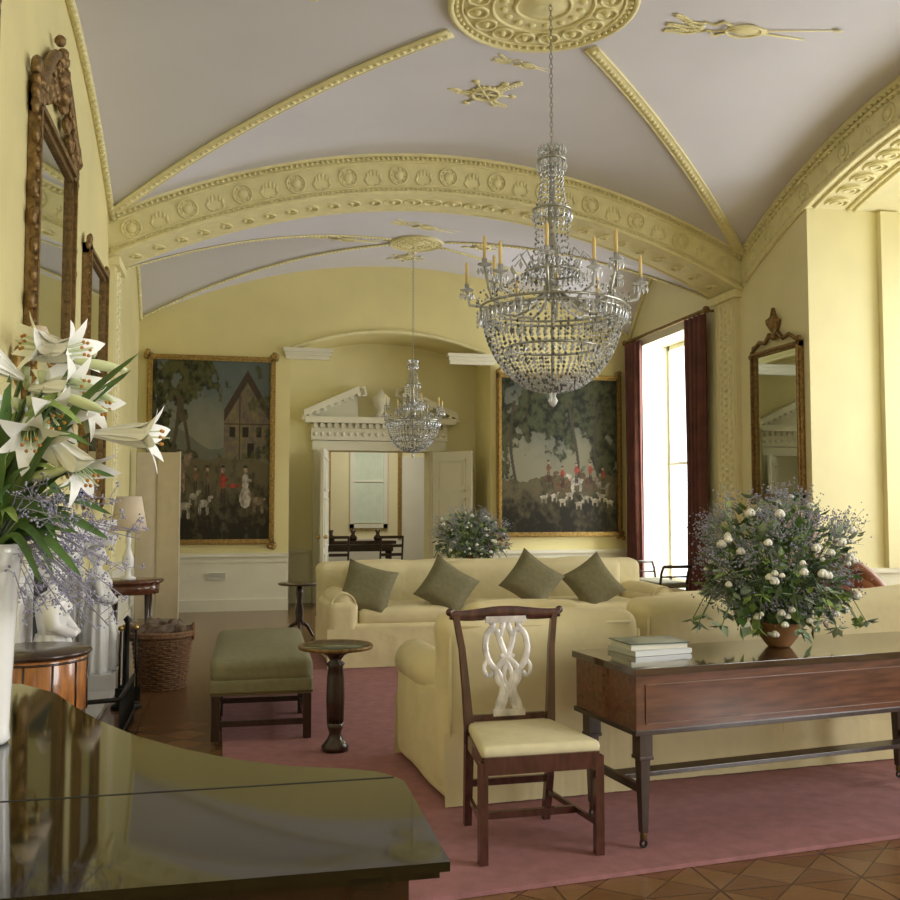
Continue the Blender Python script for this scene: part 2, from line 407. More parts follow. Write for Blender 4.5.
for i in range(19):
    y=3.8+6.2*i/18;z=sz(y)-.245
    if i%2: b.ring((XR-.025,y,z),.085,.012,PLAS,'x',16,5);b.ball((XR-.025,y,z),.045,PLAS,8,5,(.4,1,1))
    else:
        for q in range(-3,4): b.ball((XR-.02,y+math.sin(q*.5)*.07,z-.03+math.cos(q*.5)*.06),.032,PLAS,6,4,(.3,.5,1.2))
for i in range(19):
    y=4.97+3.86*i/18;b.ring((XR+.28,y,sz(y)-.427),.115,.016,PLAS,'z',14,5);b.ring((XR+.28,y,sz(y)-.427),.055,.012,PLAS,'z',10,5)
for xx in(XR+.08,XR+.48,XR+.56): b.tube([(xx,4.87+4.06*i/40,sz(4.87+4.06*i/40)-.43) for i in range(41)],.02,PLAS,6)
b.done()
# far wall with recess
RX0,RX1,RY=.74,3.66,14.5
def rz_(x): t=(x-(RX0+RX1)/2)/((RX1-RX0)/2);return 3.62+.3*(1-t*t)
b=B('wall_far')
b.bb(XL-.5,RX0,YF,YF+.4,0,5.4,WALL);b.bb(RX1,XR+.5,YF,YF+.4,0,5.4,WALL)
N=30;vs=[];fs=[]
for i in range(N+1):
    x=RX0+(RX1-RX0)*i/N;vs+=[(x,YF,5.4),(x,YF,rz_(x)),(x,RY+.1,rz_(x)),(x,RY+.1,5.4)]
for i in range(N):
    for k in range(3): fs.append((4*i+k,4*i+k+1,4*i+k+5,4*i+k+4))
b.add(vs,fs,WALL)
b.bb(RX0-.4,RX0,YF+.4,RY+.4,0,5.4,WALL);b.bb(RX1,RX1+.4,YF+.4,RY+.4,0,5.4,WALL)
DX0,DX1,DZ=1.36,2.92,2.27
b.bb(RX0,DX0,RY,RY+.4,0,4.2,WALLP);b.bb(DX1,RX1,RY,RY+.4,0,4.2,WALLP);b.bb(DX0,DX1,RY,RY+.4,DZ,4.2,WALLP)
b.done()
b=B('trim_20')
for x0,x1 in((RX0-.06,RX0+.55),(RX1-.62,RX1+.06)):
    for k,(zz,d) in enumerate(((3.53,.04),(3.58,.07),(3.63,.11))): b.bb(x0-.02*k,x1+.02*k,YF-d,YF+.02,zz-.025,zz+.025,WHITE)
P=[(RX0+(RX1-RX0)*i/30,YF-.01,rz_(RX0+(RX1-RX0)*i/30)+.03) for i in range(31)]
b.tube(P,.03,PLAS,6);b.done()
# door case
b=B('trim_21')
yy=RY
for x in(DX0-.22,DX1+.02): b.bb(x,x+.2,yy-.1,yy,0,2.42,WHITE);b.bb(x+.05,x+.15,yy-.13,yy-.1,.3,2.3,WHITE)
b.bb(DX0-.24,DX1+.24,yy-.12,yy,DZ,DZ+.14,WHITE)
b.bb(DX0-.26,DX1+.26,yy-.14,yy,2.42,2.66,WHITE)
for i in range(20):
    x=DX0-.2+i*(DX1-DX0+.4)/19;b.bb(x-.03,x+.03,yy-.2,yy-.14,2.60,2.67,WHITE)
    b.ball((x,yy-.14,2.51),.035,WHITE,6,4,(1,.5,1))
b.bb(DX0-.36,DX1+.36,yy-.3,yy,2.67,2.76,WHITE)
xm=(DX0+DX1)/2;PW=(DX1-DX0)/2+.38
for sg in(-1,1):
    x0=xm+sg*PW;x1=xm+sg*.34
    vs=[(x0,yy-.3,2.76),(x1,yy-.3,2.76+.36),(x1,yy-.3,2.76+.47),(x0,yy-.3,2.85),(x0,yy,2.76),(x1,yy,3.12),(x1,yy,3.23),(x0,yy,2.85)]
    b.add(vs,[(0,1,2,3),(4,7,6,5),(0,4,5,1),(3,2,6,7),(1,5,6,2),(0,3,7,4)],WHITE)
    b.add([(x0,yy-.1,2.76),(x1,yy-.1,2.76),(x1,yy-.1,3.14)],[(0,1,2)],WHITE)
    b.tube([(x1,yy-.2,3.19),(x1-sg*.08,yy-.2,3.21),(x1-sg*.1,yy-.2,3.11),(x1-sg*.03,yy-.2,3.09)],.03,WHITE,6)
    for i in range(9):
        t=i/8;b.box((x0+(x1-x0)*t,yy-.26,2.76+.36*t-.02),(.05,.06,.06),WHITE)
b.lathe([(.1,0),(.12,.04),(.05,.1),(.13,.22),(.14,.3),(.05,.38),(.02,.44)],WHITE,14,(xm,yy-.16,2.76))
b.done()
def leafdoor(name,w,h,loc,rz):
    b=B(name);b.bb(0,w,-.022,.022,.01,h,WHITE)
    for z0,z1 in((.15,.75),(.85,1.55),(1.65,h-.12)):
        for sy_ in(-1,1):
            for (a0,a1,c0,c1) in((.1,w-.1,z0,z0+.03),(.1,w-.1,z1-.03,z1),(.1,.13,z0,z1),(w-.13,w-.1,z0,z1)): b.bb(a0,a1,sy_*.03-.01,sy_*.03+.01,c0,c1,WHITE)
            b.bb(.17,w-.17,sy_*.024-.006,sy_*.024+.006,z0+.08,z1-.08,WHITE)
    b.ball((w-.06,-.05,1.0),.03,BRASS);b.ball((w-.06,.05,1.0),.03,BRASS);return b.done(loc,rz)
leafdoor('door_1',.72,DZ-.02,(DX0-.02,RY-.16,0),math.radians(-101))
leafdoor('door_2',.74,DZ-.02,(DX1+.04,RY-.16,0),math.radians(-52))
# room beyond
b=B('wall_beyond')
YY=18.8
b.bb(-2,7,YY,YY+.2,0,3.4,WALLP)
b.bb(-2.2,-2,14.9,YY+.2,0,3.4,WALLP);b.bb(7,7.2,14.9,YY+.2,0,3.4,WALLP);b.bb(-2,7,14.9,15.1,2.7,3.4,WALLP)
b.bb(-2,XL+2,14.9,15.1,0,3.4,WALLP);b.bb(3.7,7,14.9,15.1,0,3.4,WALLP)
b.done()
b=B('window_5');b.bb(2.28,2.86,YY-.03,YY,1.1,2.75,PANE)  # opaque pale panel in place of a daylit pane
for x in(2.2,2.86): b.bb(x,x+.08,YY-.06,YY,1.0,2.8,WHITE)
b.bb(2.2,2.94,YY-.06,YY,1.0,1.08,WHITE);b.bb(2.28,2.86,YY-.045,YY-.03,1.9,1.93,WHITE);b.done()
b=B('trim_22')
for x in(1.75,3.15,3.9): b.bb(x,x+.07,YY-.07,YY,.8,3.2,GILT)
b.bb(3.22,3.9,YY-.05,YY,0,2.4,WHITE);b.bb(-2,7,YY-.04,YY,0,.8,WHITE);b.bb(1.45,1.75,YY-.05,YY,.8,2.9,MAHD);b.done()
b=B('ceiling_beyond');b.bb(-2.2,7.2,14.9,19,3.4,3.5,CEIL);b.done()
b=B('floor_beyond');b.bb(-2.2,7.2,15.1,19,-.1,0,FLOOR);b.done()
b=B('console_table');b.box((0,0,.78),(1.5,.5,.06),MAHD);b.box((0,0,.68),(1.4,.45,.12),MAHD)
for x in(-.65,.65):
    for y in(-.18,.18): b.tube([(x,y,.66),(x,y,.0)],[.035,.02],MAHD,8)
for x in(-.4,0,.45): b.lathe([(.06,.81),(.08,.86),(.03,.92),(.05,1.0)],MAHD,10,(x,0,0))
b.done((2.1,17.4,0))
def sidechair(loc,rz):
    b=B('side_chair');b.soft((0,0,.45),(.45,.42,.06),.02,MAHD)
    for x in(-.2,.2):
        b.tube([(x,-.18,.45),(x,-.18,0)],.018,MAHD,6);b.tube([(x,.19,0),(x,.19,.45),(x,.24,.92)],.018,MAHD,6)
    for z in(.6,.75,.9): b.box((0,.19+(z-.45)*.1,z),(.4,.02,.05),MAHD)
    b.done(loc,rz)
sidechair((1.7,16.6,0),PI);sidechair((2.6,16.6,0),PI+.2)
def window(name,x,y0,y1,z0,z1,cols,rows):
    b=B(name)
    b.bb(x-.04,x+.04,y0,y0+.07,z0,z1,WHITE);b.bb(x-.04,x+.04,y1-.07,y1,z0,z1,WHITE)
    b.bb(x-.04,x+.04,y0,y1,z0,z0+.09,WHITE);b.bb(x-.04,x+.04,y0,y1,z1-.07,z1,WHITE);b.bb(x-.05,x+.05,y0,y1,(z0+z1)/2-.02,(z0+z1)/2+.02,WHITE)
    for i in range(1,cols): yy_=y0+(y1-y0)*i/cols;b.bb(x-.01,x+.01,yy_-.01,yy_+.01,z0,z1,WHITE)
    for i in range(1,rows): zz=z0+(z1-z0)*i/rows;b.bb(x-.01,x+.01,y0,y1,zz-.01,zz+.01,WHITE)
    b.done()
window('window_1',XR+.42,11.45,13.15,.3,3.8,2,2)
window('window_2',8.0,5.1,6.65,.5,4.2,3,6);window('window_3',8.0,7.15,8.7,.5,4.2,3,6)
window('added_window_4',6.28,-1.6,1.8,.5,4.0,5,6)  # out of view, added to let light into the near end
b=B('trim_23')
for y in(11.4,13.12): b.bb(XR-.03,XR,y,y+.08,.3,3.85,WHITE)
b.bb(XR-.03,XR,11.4,13.2,3.8,3.9,WHITE);b.bb(XR-.03,XR+.4,11.45,13.15,.3,.33,WHITE)
b.bb(XR+.01,XR+.38,13.13,13.149,.33,3.8,WHITE);b.done()
def curtain(y0,y1,z0,z1):
    b=B('curtain');N=60;R=24;vs=[];fs=[]
    for j in range(R+1):
        v=j/R;z=z0+(z1-z0)*v
        for i in range(N+1):
            u=i/N;amp=.05*(.7+.3*math.sin(v*3));sq=1-.22*math.sin(v*PI)**2
            yy_=(y0+y1)/2+(u-.5)*(y1-y0)*sq
            vs.append((XR-.13+amp*math.sin(u*PI*9+.4*math.sin(v*4)),yy_,z))
    for j in range(R):
        for i in range(N): a=j*(N+1)+i;fs.append((a,a+1,a+N+2,a+N+1))
    b.add(vs,fs,CURT,True)
    o=b.done();m=o.modifiers.new('s','SOLIDIFY');m.thickness=.01
curtain(10.98,11.55,.03,3.86);curtain(12.98,13.5,.03,3.86)
b=B('curtain_pole');b.tube([(XR-.13,10.95,3.9),(XR-.13,13.53,3.9)],.025,DGILT,8);b.ball((XR-.13,10.95,3.9),.05,DGILT);b.ball((XR-.13,13.53,3.9),.045,DGILT)
for y in(11.0,13.4): b.tube([(XR-.13,y,3.9),(XR,y,3.9)],.015,DGILT,6)
b.done()
b=B('baseboard_far')
def dado(x0,x1,y):
    b.bb(x0,x1,y-.02,y,0,.75,WHITE);b.bb(x0,x1,y-.06,y,.74,.79,WHITE);b.bb(x0,x1,y-.05,y,0,.16,WHITE);b.bb(x0,x1,y-.035,y,.66,.69,WHITE)
dado(XL,RX0,YF);dado(RX1,XR,YF);dado(RX0,DX0-.24,RY);dado(DX1+.24,RX1,RY);b.done()
b=B('baseboard_right')
def dadox(y0,y1,x,sg=-1):
    for d,z0,z1 in((.02,0,.75),(.06,.74,.79),(.05,0,.16)): b.bb(min(x,x+sg*d),max(x,x+sg*d),y0,y1,z0,z1,WHITE)
dadox(8.95,10.3,XR);dadox(10.9,11.4,XR);dadox(2,4.85,XR)
b.bb(XR-.02,7.8,8.93,8.949,0,.75,WHITE);b.bb(XR-.06,7.8,8.89,8.949,.74,.79,WHITE);b.bb(XR-.05,7.8,8.9,8.949,0,.16,WHITE);b.done()
b=B('baseboard_left');dadox(YB,5.5,XL,1);dadox(8.6,10.3,XL,1);dadox(10.9,YF,XL,1);b.done()
b=B('wall_vent');b.box((0,0,0),(.26,.02,.1),WHITE)
for i in range(5): b.box((0,-.012,-.035+i*.018),(.22,.01,.008),GREYF)
b.done((-.22,YF-.03,.48))
# ---------------------------------------------------------------- paintings
def sm_(a,b_,x): t=max(0,min(1,(x-a)/(b_-a)));return t*t*(3-2*t)
def mixc(a,b_,t): t=max(0,min(1,t));return tuple(a[i]*(1-t)+b_[i]*t for i in range(3))
def fb(x,y,s_,o=0,oc=5): return noise.fractal(Vector((x*s_,y*s_,o)),.8,2.1,oc)
def person(x,y,h,col,leg=(.05,.035,.025),skirt=False):
    L=[(x,y+h*.93,h*.075,h*.085,(.38,.26,.18)),(x,y+h*.66,h*.13,h*.22,col),(x+h*.12,y+h*.68,h*.12,h*.05,col)]
    if skirt: L.append((x,y+h*.25,h*.22,h*.3,col))
    else: L+= [(x-h*.05,y+h*.22,h*.05,h*.26,leg),(x+h*.06,y+h*.22,h*.05,h*.26,leg)]
    L.append((x,y+h*1.03,h*.09,h*.035,(.03,.02,.02)));return L
def beast(x,y,w,col,f=1):
    h=w*.55
    return [(x,y+h,w*.42,h*.38,col),(x+f*w*.45,y+h*1.4,w*.13,h*.34,col),(x+f*w*.6,y+h*1.6,w*.16,h*.17,col),(x-f*w*.42,y+h*1.15,w*.12,h*.1,col)]+[(x+k*w,y+h*.4,w*.045,h*.5,col) for k in(-.33,-.22,.24,.34)]
FL1=beast(.2,.27,.22,(.24,.17,.11))+person(.60,.19,.21,(.34,.05,.03))+person(.79,.18,.22,(.50,.44,.36),skirt=True)+person(.47,.24,.16,(.16,.11,.06))+person(.37,.26,.14,(.22,.12,.06))+person(.22,.34,.15,(.20,.13,.07))
FL1+=beast(.12,.16,.13,(.42,.38,.3))+beast(.28,.12,.12,(.40,.35,.26),-1)+beast(.44,.14,.11,(.42,.38,.30))+beast(.9,.15,.12,(.24,.18,.11),-1)+[(.69,.30,.06,.012,(.34,.06,.035))]+beast(.35,.19,.09,(.36,.32,.24))
FL2=[]
for x,c1,c2 in((.52,(.14,.07,.035),(.26,.05,.03)),(.64,(.42,.38,.32),(.32,.045,.03)),(.76,(.11,.055,.03),(.32,.05,.03)),(.87,(.26,.22,.16),(.24,.04,.03)),(.4,(.09,.055,.03),(.18,.07,.04))):
    FL2+=beast(x,.26+.02*math.sin(x*20),.12,c1,-1 if x>.6 else 1)+person(x,.31+.02*math.sin(x*20),.13,c2)
for x,y in((.36,.19),(.45,.2),(.52,.17),(.58,.21),(.66,.15),(.72,.19),(.80,.17),(.86,.2),(.93,.16)): FL2+=beast(x,y,.065,(.38,.34,.26),1 if x<.7 else -1)
def foliage(c,t,n2,n3,a,b_):
    g=mixc(a,b_,.5+n3*.9+n2*.9);return mixc(c,g,t)
def pl(u,v):
    n1=fb(u,v,4,1);n2=fb(u,v,24,3,4);n3=fb(u,v,9,6,4)
    c=mixc((.22,.21,.15),(.10,.125,.12),(v-.45)*2.2+n1*.5)
    if v<.56+.06*math.sin(u*9): c=mixc(c,(.075,.085,.06),.6)
    tree=sm_(.0,.08,n1*.55+n3*.35+(.34-u)*.9+(v-.64)*.3)
    c=foliage(c,tree,n2,n3,(.014,.017,.008),(.085,.085,.032))
    for tx in(.17,.27):
        if abs(u-tx-.05*math.sin(v*6+tx*20))<.014+.01*(v<.5) and .33<v<.8: c=(.075+.03*n2,.058,.036)
    roof=.66+.24*(1-abs(u-.80)/.21)
    if .60<u<.99 and v>.44 and v<roof+.05:
        c=(.15+.05*n2+.03*n3,.12+.04*n2+.03*n3,.075)
        if v>roof-.02: c=(.055+.02*n2,.038,.025)
        if (.65<u<.70 or .76<u<.81 or .88<u<.92) and (.57<v<.63): c=(.025,.018,.012)
        if .80<u<.86 and v<.54: c=(.022,.017,.012)
        if abs(u-.735)<.006 or abs(v-.645)<.004: c=(.06,.04,.025)
    t2=sm_(.0,.12,n1*.4+n3*.4+(u-.95)*.8+(.57-v)*.35);c=foliage(c,t2*.85*(v>.42),n2,n3,(.018,.022,.010),(.08,.085,.035))
    if v<.43+.05*n1: c=mixc((.125,.105,.055),(.025,.021,.012),sm_(.42,.02,v)+n2*.5+n3*.6)
    for (x,y,rx,ry,col) in FL1:
        d=((u-x)/rx)**2+((v-y)/(ry*.9))**2
        if d<1+n2*.3: c=mixc(c,[q*(.85+.7*n2) for q in col],.92)
    return c
def pr(u,v):
    n1=fb(u,v,3.2,7);n2=fb(u,v,22,9,4);n3=fb(u,v,8,4,4)
    c=mixc((.20,.19,.13),(.065,.08,.075),(v-.4)*1.7+n1*.6)
    t=sm_(.0,.08,n1*.5+n3*.35+(.27-u)*1.1);c=foliage(c,t,n2,n3,(.012,.015,.008),(.065,.066,.03))
    t=sm_(-.02,.10,n1*.4+n3*.4+(u-.56)*.65+(v-.54)*.5);c=foliage(c,t,n2,n3,(.012,.015,.009),(.06,.066,.032))
    for tx,lo in((.12,.3),(.62,.36),(.84,.34)):
        if abs(u-tx-.04*math.sin(v*6+tx*9))<.012 and lo<v<.85: c=(.055+.02*n2,.045,.03)
    if v<.36+.06*n1: c=mixc((.10,.085,.045),(.017,.015,.010),sm_(.36,.04,v)+n2*.5+n3*.6)
    for (x,y,rx,ry,col) in FL2:
        d=((u-x)/rx)**2+((v-y)/ry)**2
        if d<1+n2*.3: c=mixc(c,[q*(.85+.7*n2) for q in col],.9)
    return c
def vcmat():
    m=bpy.data.materials.new('oil_paint');m.use_nodes=True;nt=m.node_tree
    a=nt.nodes.new('ShaderNodeVertexColor');a.layer_name='Col';p=nt.nodes['Principled BSDF'];nt.links.new(a.outputs[0],p.inputs['Base Color']);p.inputs['Roughness'].default_value=.45;p.inputs['Specular IOR Level'].default_value=.25;return m
OIL=vcmat()
def frame_parts(b,w,h,fw,fd,m,orn=True):
    for k,(o,t,d) in enumerate(((0,fw,fd),(fw*.25,fw*.35,fd*1.5))):
        for sg in(-1,1):
            b.box((sg*(w/2-o-t/2),-d/2,h/2),(t,d,h-2*o),m);b.box((0,-d/2,h/2+sg*(h/2-o-t/2)),(w-2*o,d,t),m)
    n=int(h/(fw*.8))
    for sg in(-1,1):
        for i in range(n): b.ball((sg*(w/2-fw*.2),-fd,h*(i+.5)/n),fw*.2,m,6,4)
        n2=int(w/(fw*.8))
        for i in range(n2): b.ball((-w/2+w*(i+.5)/n2,-fd,h/2+sg*(h/2-fw*.2)),fw*.2,m,6,4)
    if orn:
        for sx_ in(-1,1):
            for z in(0,h):
                for k in range(5): b.ball((sx_*(w/2-.02)+random.uniform(-.05,.05),-fd,z+random.uniform(-.05,.05)),fw*.55,m,6,4,(1,.5,1))
def painting(w,h,fn,loc,rz=0):
    b=B('hunting_painting');fw=.07;frame_parts(b,w,h,fw,.05,GILT)
    b.bb(-w/2+.02,w/2-.02,-.012,0,.02,h-.02,DGILT)
    nx,nz=210,300;vs=[];fs=[];base=len(b.V);cols=[]
    for j in range(nz+1):
        for i in range(nx+1):
            u,v=i/nx,j/nz;vs.append((-w/2+fw*.9+(w-1.8*fw)*u,-.02,fw*.9+(h-1.8*fw)*v));cols.append(fn(u,v))
    for j in range(nz):
        for i in range(nx): a=j*(nx+1)+i;fs.append((a,a+1,a+nx+2,a+nx+1))
    b.add(vs,fs,OIL);o=b.done(loc,rz,recalc=False)
    at=o.data.color_attributes.new('Col','FLOAT_COLOR','POINT')
    for k,c in enumerate(cols): at.data[base+k].color=(max(0,c[0]),max(0,c[1]),max(0,c[2]),1)
painting(1.72,2.6,pl,(-.32,YF-.005,.91));painting(1.95,2.42,pr,(4.72,YF-.005,.98))
# ---------------------------------------------------------------- mirrors
def big_mirror(name,w,h,fw,loc,rz,crest,m=DGILT,urn=False):
    b=B(name);frame_parts(b,w,h,fw,.05,m);b.bb(-w/2+fw*.8,w/2-fw*.8,-.025,-.005,fw*.8,h-fw*.8,MIRR)
    if crest:
        for sg in(-1,1):
            P=[];n=14
            for i in range(n+1):
                t=i/n;P.append((sg*(w/2*(1-t)+.02),-.05,h+crest*(.1+.75*math.sin(t*PI/2)**1.5)))
            b.tube(P,[.05*(1-.3*i/n) for i in range(n+1)],m,8)
            for i in range(14):
                t=i/14;b.ball((sg*w/2*(1-t)*.95,-.05,h+crest*.55*t+.05*math.sin(i*2)),.05,m,7,5,(1,.6,1.2))
            for k in range(5):
                t=k/4;cx,cz=sg*w/2*(1-t)*.9,h+crest*.15+crest*.6*t
                b.tube([(cx+sg*.06*math.cos(g)*(1-g/9),-.07,cz+.07*math.sin(g)*(1-g/9)) for g in [q*.6 for q in range(11)]],.016,m,6)
            a=[(sg*(w/2+.02)+sg*.07*math.cos(g)*(1-g/9),-.05,h+.1+.12*math.sin(g)*(1-g/9)) for g in [k*.6 for k in range(12)]]
            b.tube(a,.03,m,6)
            for k in range(13): b.ball((sg*(w/2+.005+.03*math.sin(k*1.7)),-.045,h*(k+.5)/13),.042,m,6,4,(.8,.7,1.5))
        for k in range(9): b.ball((math.sin(k*2.2)*.09,-.06,h+crest*(.45+.07*k)),.07*(1-.05*k),m,7,5)
    if urn:
        b.lathe([(.03,0),(.07,.03),(.02,.07),(.08,.17),(.09,.22),(.04,.26),(.02,.36)],m,12,(0,-.05,h+.08))
        for sg in(-1,1): b.tube([(sg*(w/2-.05),-.05,h+.02),(sg*w*.3,-.05,h+.1),(sg*.18,-.05,h+.07),(sg*.08,-.05,h+.16)],.025,m,6)
    return b.done(loc,rz)
big_mirror('gilt_overmantel_mirror',1.5,2.3,.12,(XL+.005,7.1,1.75),PI/2,.65)
big_mirror('gilt_pier_mirror',.98,1.68,.06,(XR-.005,9.54,1.52),-PI/2,0,DGILT,urn=True)
b=B('framed_picture');frame_parts(b,1.2,2.2,.09,.05,DGILT);b.bb(-.53,.53,-.03,-.005,.07,2.13,MIRR);b.done((XL+.005,9.2,1.5),PI/2)
b=B('framed_picture');frame_parts(b,1.0,1.9,.09,.05,DGILT);b.bb(-.43,.43,-.03,-.005,.07,1.83,MAHD);b.done((XL+.005,4.78,2.15),PI/2)
# ---------------------------------------------------------------- sconces
def sconce(y,z):
    b=B('wall_sconce');b.ball((0.04,0,0),.07,GILT,8,6,(.4,1,1.8))
    for sg in(-1,1):
        b.tube([(.04,0,-.05),(.1,sg*.06,-.12),(.17,sg*.14,-.08),(.18,sg*.16,.02)],.012,GILT,6)
        b.lathe([(.035,0),(.04,.015)],GILT,10,(.18,sg*.16,.02));b.lathe([(.011,0),(.011,.1)],CAND,8,(.18,sg*.16,.03))
        b.lathe([(.085,.1),(.045,.21),(.043,.21),(.083,.1)],SHADE,14,(.18,sg*.16,0))
    b.done((XL,y,z))
sconce(6.05,2.27);sconce(8.35,2.22)
# ---------------------------------------------------------------- chandelier
def chandelier(loc,k,ztop,arms=12,dens=1.0):
    b=B('crystal_chandelier')
    L=lambda prof,m,seg=16:b.lathe([(r*k,z*k) for r,z in prof],m,seg)
    L([(.012,.1),(.012,.75),(.05,.8),(.07,.86),(.03,.92),(.025,1.0),(.06,1.08),(.035,1.16),(.02,1.3),(.045,1.42),(.02,1.52),(.02,1.9),(.01,1.97)],SILV)
    L([(.0,-.02),(.02,.0),(.035,.03),(.02,.06),(.03,.09),(.0,.11)],CRYS)
    for r,z in [(.515,.68),(.53,.72),(.33,.42),(.2,.98),(.14,1.45),(.10,1.83)]: b.ring((0,0,z*k),r*k,.010*k,SILV,'z',40,6)
    def bead(p,r,m=CRYS,h=1.1): b.octa(p,r,m,h)
    def strand(f,n,r):
        for i in range(n):
            p=f((i+.5)/n);bead(p,r,CRYS if random.random()<.66 else CRYD)
    A=int(60*dens)
    for i in range(A):
        a=2*PI*i/A;c,s_=math.cos(a),math.sin(a)
        def f(t):
            q=t*PI/2;r=.5*math.cos(q)**.9+.015;z=.68-.58*math.sin(q)**1.15;return(r*k*c,r*k*s_,z*k)
        strand(f,int(25*dens),.0135*k/dens**.5)
        for rr,zz,h in((.54,.64,3.2),(.205,.95,2.6),(.34,.38,2.4)):
            if rr>.5 or i%2==0: bead((rr*k*c,rr*k*s_,zz*k),.015*k,CRYS if i%3 else CRYD,h)
        if i%2==0:
            def g(t): r=.5*(1-t)**1.3+.06;z=.72+.38*t**.8;return(r*k*c,r*k*s_,z*k)
            strand(g,int(15*dens),.010*k/dens**.5)
    A2=int(20*dens)
    for i in range(A2):
        a=2*PI*i/A2;c,s_=math.cos(a),math.sin(a)
        strand(lambda t:((.10+.02*t-.09*math.sin(t*PI)*.3)*k*c,(.10-.02*t)*k*s_,(1.83-.36*t)*k),9,.010*k)
        strand(lambda t:((.14+.07*t)*k*c*(1-.3*math.sin(t*PI)),(.14+.07*t)*k*s_*(1-.3*math.sin(t*PI)),(1.45-.47*t)*k),10,.011*k)
        for rr,zz in((.145,1.4),(.105,1.78)): bead((rr*k*c,rr*k*s_,zz*k),.014*k,CRYS,2.6)
        bead((.10*k*c,.10*k*s_,1.9*k),.014*k,CRYS,2.4);b.tube([(.03*k*c,.03*k*s_,1.9*k),(.08*k*c,.08*k*s_,1.93*k),(.1*k*c,.1*k*s_,1.9*k)],.004*k,SILV,4)
    for i in range(arms):
        a=2*PI*i/arms+.13;c,s_=math.cos(a),math.sin(a);R=.64 if i%2 else .54;zz=.86 if i%2 else .98
        P=[(r*k*c,r*k*s_,z*k) for r,z in((.05,.84),(.18,.74),(.34,.70),(.48,.74),(R-.02,zz-.1),(R,zz))]
        b.tube(P,.011*k,CRYS if i%2 else SILV,6)
        b.lathe([(.01*k,0),(.05*k,.012*k),(.055*k,.02*k),(.018*k,.024*k),(.02*k,.06*k)],CRYS,12,(R*k*c,R*k*s_,zz*k))
        b.lathe([(.013*k,.05*k),(.013*k,.21*k),(.002*k,.23*k)],CAND,8,(R*k*c,R*k*s_,zz*k))
        for q in range(8):
            g=2*PI*q/8;bead((R*k*c+.05*k*math.cos(g),R*k*s_+.05*k*math.sin(g),(zz-.03)*k),.011*k,CRYS,2.6)
        a2=2*PI*(i+1)/arms+.13;
        for t in range(1,9):
            u=t/9;aa=a+(a2-a)*u;rr=.56;bead((rr*k*math.cos(aa),rr*k*math.sin(aa),(.84-.12*math.sin(u*PI))*k),.010*k,CRYS if t%2 else CRYD)
        for zq in range(4): bead(((R-.08)*k*c,(R-.08)*k*s_,(zz-.16-.035*zq)*k),.011*k,CRYS,1.6)
        ca,sa=math.cos(a+.26),math.sin(a+.26)
        b.tube([(.16*k*ca,.16*k*sa,.98*k),(.24*k*ca,.24*k*sa,1.12*k),(.3*k*ca,.3*k*sa,1.06*k)],.006*k,CRYS,5)
        bead((.3*k*ca,.3*k*sa,1.0*k),.016*k,CRYS,2.4)
    z=1.97*k;i=0
    while z<ztop-loc[2]:
        b.ring((0,0,z+.02),.012,.0035,SILV,'y' if i%2 else 'x',10,4,sc=(1,2));z+=.038;i+=1
    b.done(loc)
chandelier((2.32,6.82,2.20),1.02,5.29)
chandelier((2.25,12.25,2.07),.66,4.85,8,.8)
# ---------------------------------------------------------------- sofas
def sofa(name,w,d,n,bh,loc,rz,seed=0,arm=.2,armh=.60,sh=.49):
    b=B(name)
    b.soft((0,0,(sh-.08)/2+.018),(w-.02,d-.02,sh-.08),.04,FAB,wr=.012,n=7,seed=seed)
    b.soft((0,-d/2+.13,bh/2+.02),(w,.26,bh-.04),.085,FAB,puff=(0,.02,.012),wr=.024,n=11,seed=seed+1,ws=3.5)
    for sg in(-1,1):
        b.soft((sg*(w/2-arm/2),.02,armh/2),(arm,d-.04,armh-.04),.07,FAB,puff=(.01,0,0),wr=.014,n=6,seed=seed+2+sg)
        b.tube([(sg*(w/2-arm/2-.01),-d/2+.1,armh-.06),(sg*(w/2-arm/2+.005),0,armh-.05),(sg*(w/2-arm/2-.005),d/2-.03,armh-.06)],[.10,.115,.115],FAB,16)
        b.ring((sg*(w/2-arm/2-.005),d/2-.028,armh-.06),.108,.008,FAB,'y',20,6)
    cw=(w-2*arm)/n
    for i in range(n):
        x=-w/2+arm+cw*(i+.5)
        b.soft((x,.12,sh-.01),(cw-.01,d-.32,.16),.06,FAB,puff=(0,.01,.02),wr=.01,seed=seed+i)
        b.soft((x,-d/2+.32,sh+.22),(cw-.01,.17,.42),.075,FAB,puff=(0,.04,.02),wr=.01,seed=seed+9+i)
    for sgx in(-1,1):
        b.tube([(sgx*(w/2-.03),-d/2+.005,.05),(sgx*(w/2-.03),-d/2-.004,bh-.09)],.008,FAB,6)
    b.tube([(-w/2+.07,-d/2+.012,bh-.055),(w/2-.07,-d/2+.012,bh-.055)],.008,FAB,6)
    m_=max(1,int(w/1.2))
    for i in range(1,m_+1):
        x=-w/2+w*i/(m_+1)
        b.tube([(x,-d/2+.005,.012),(x+.005,-d/2-.006,.2),(x,-d/2-.006,.42)],.009,FAB,6)
    N=110
    for sidey in(-d/2-.004,d/2+.004):
        vs=[]
        for i in range(N+1):
            x=-w/2+w*i/N;o=.008*math.sin(i*.9+math.sin(i*.23)*3)
            vs+=[(x,sidey+math.copysign(.016+abs(o),sidey),.003),(x,sidey,.34)]
        b.add(vs,[(2*i,2*i+2,2*i+3,2*i+1) for i in range(N)],FAB,True)
    return b.done(loc,rz)
R5=math.radians(4)
sofa('armchair',1.06,1.0,1,.89,(1.48,5.07,.022),R5,1)
sofa('sofa',2.5,1.0,3,.93,(3.31,5.32,.022),R5,5)
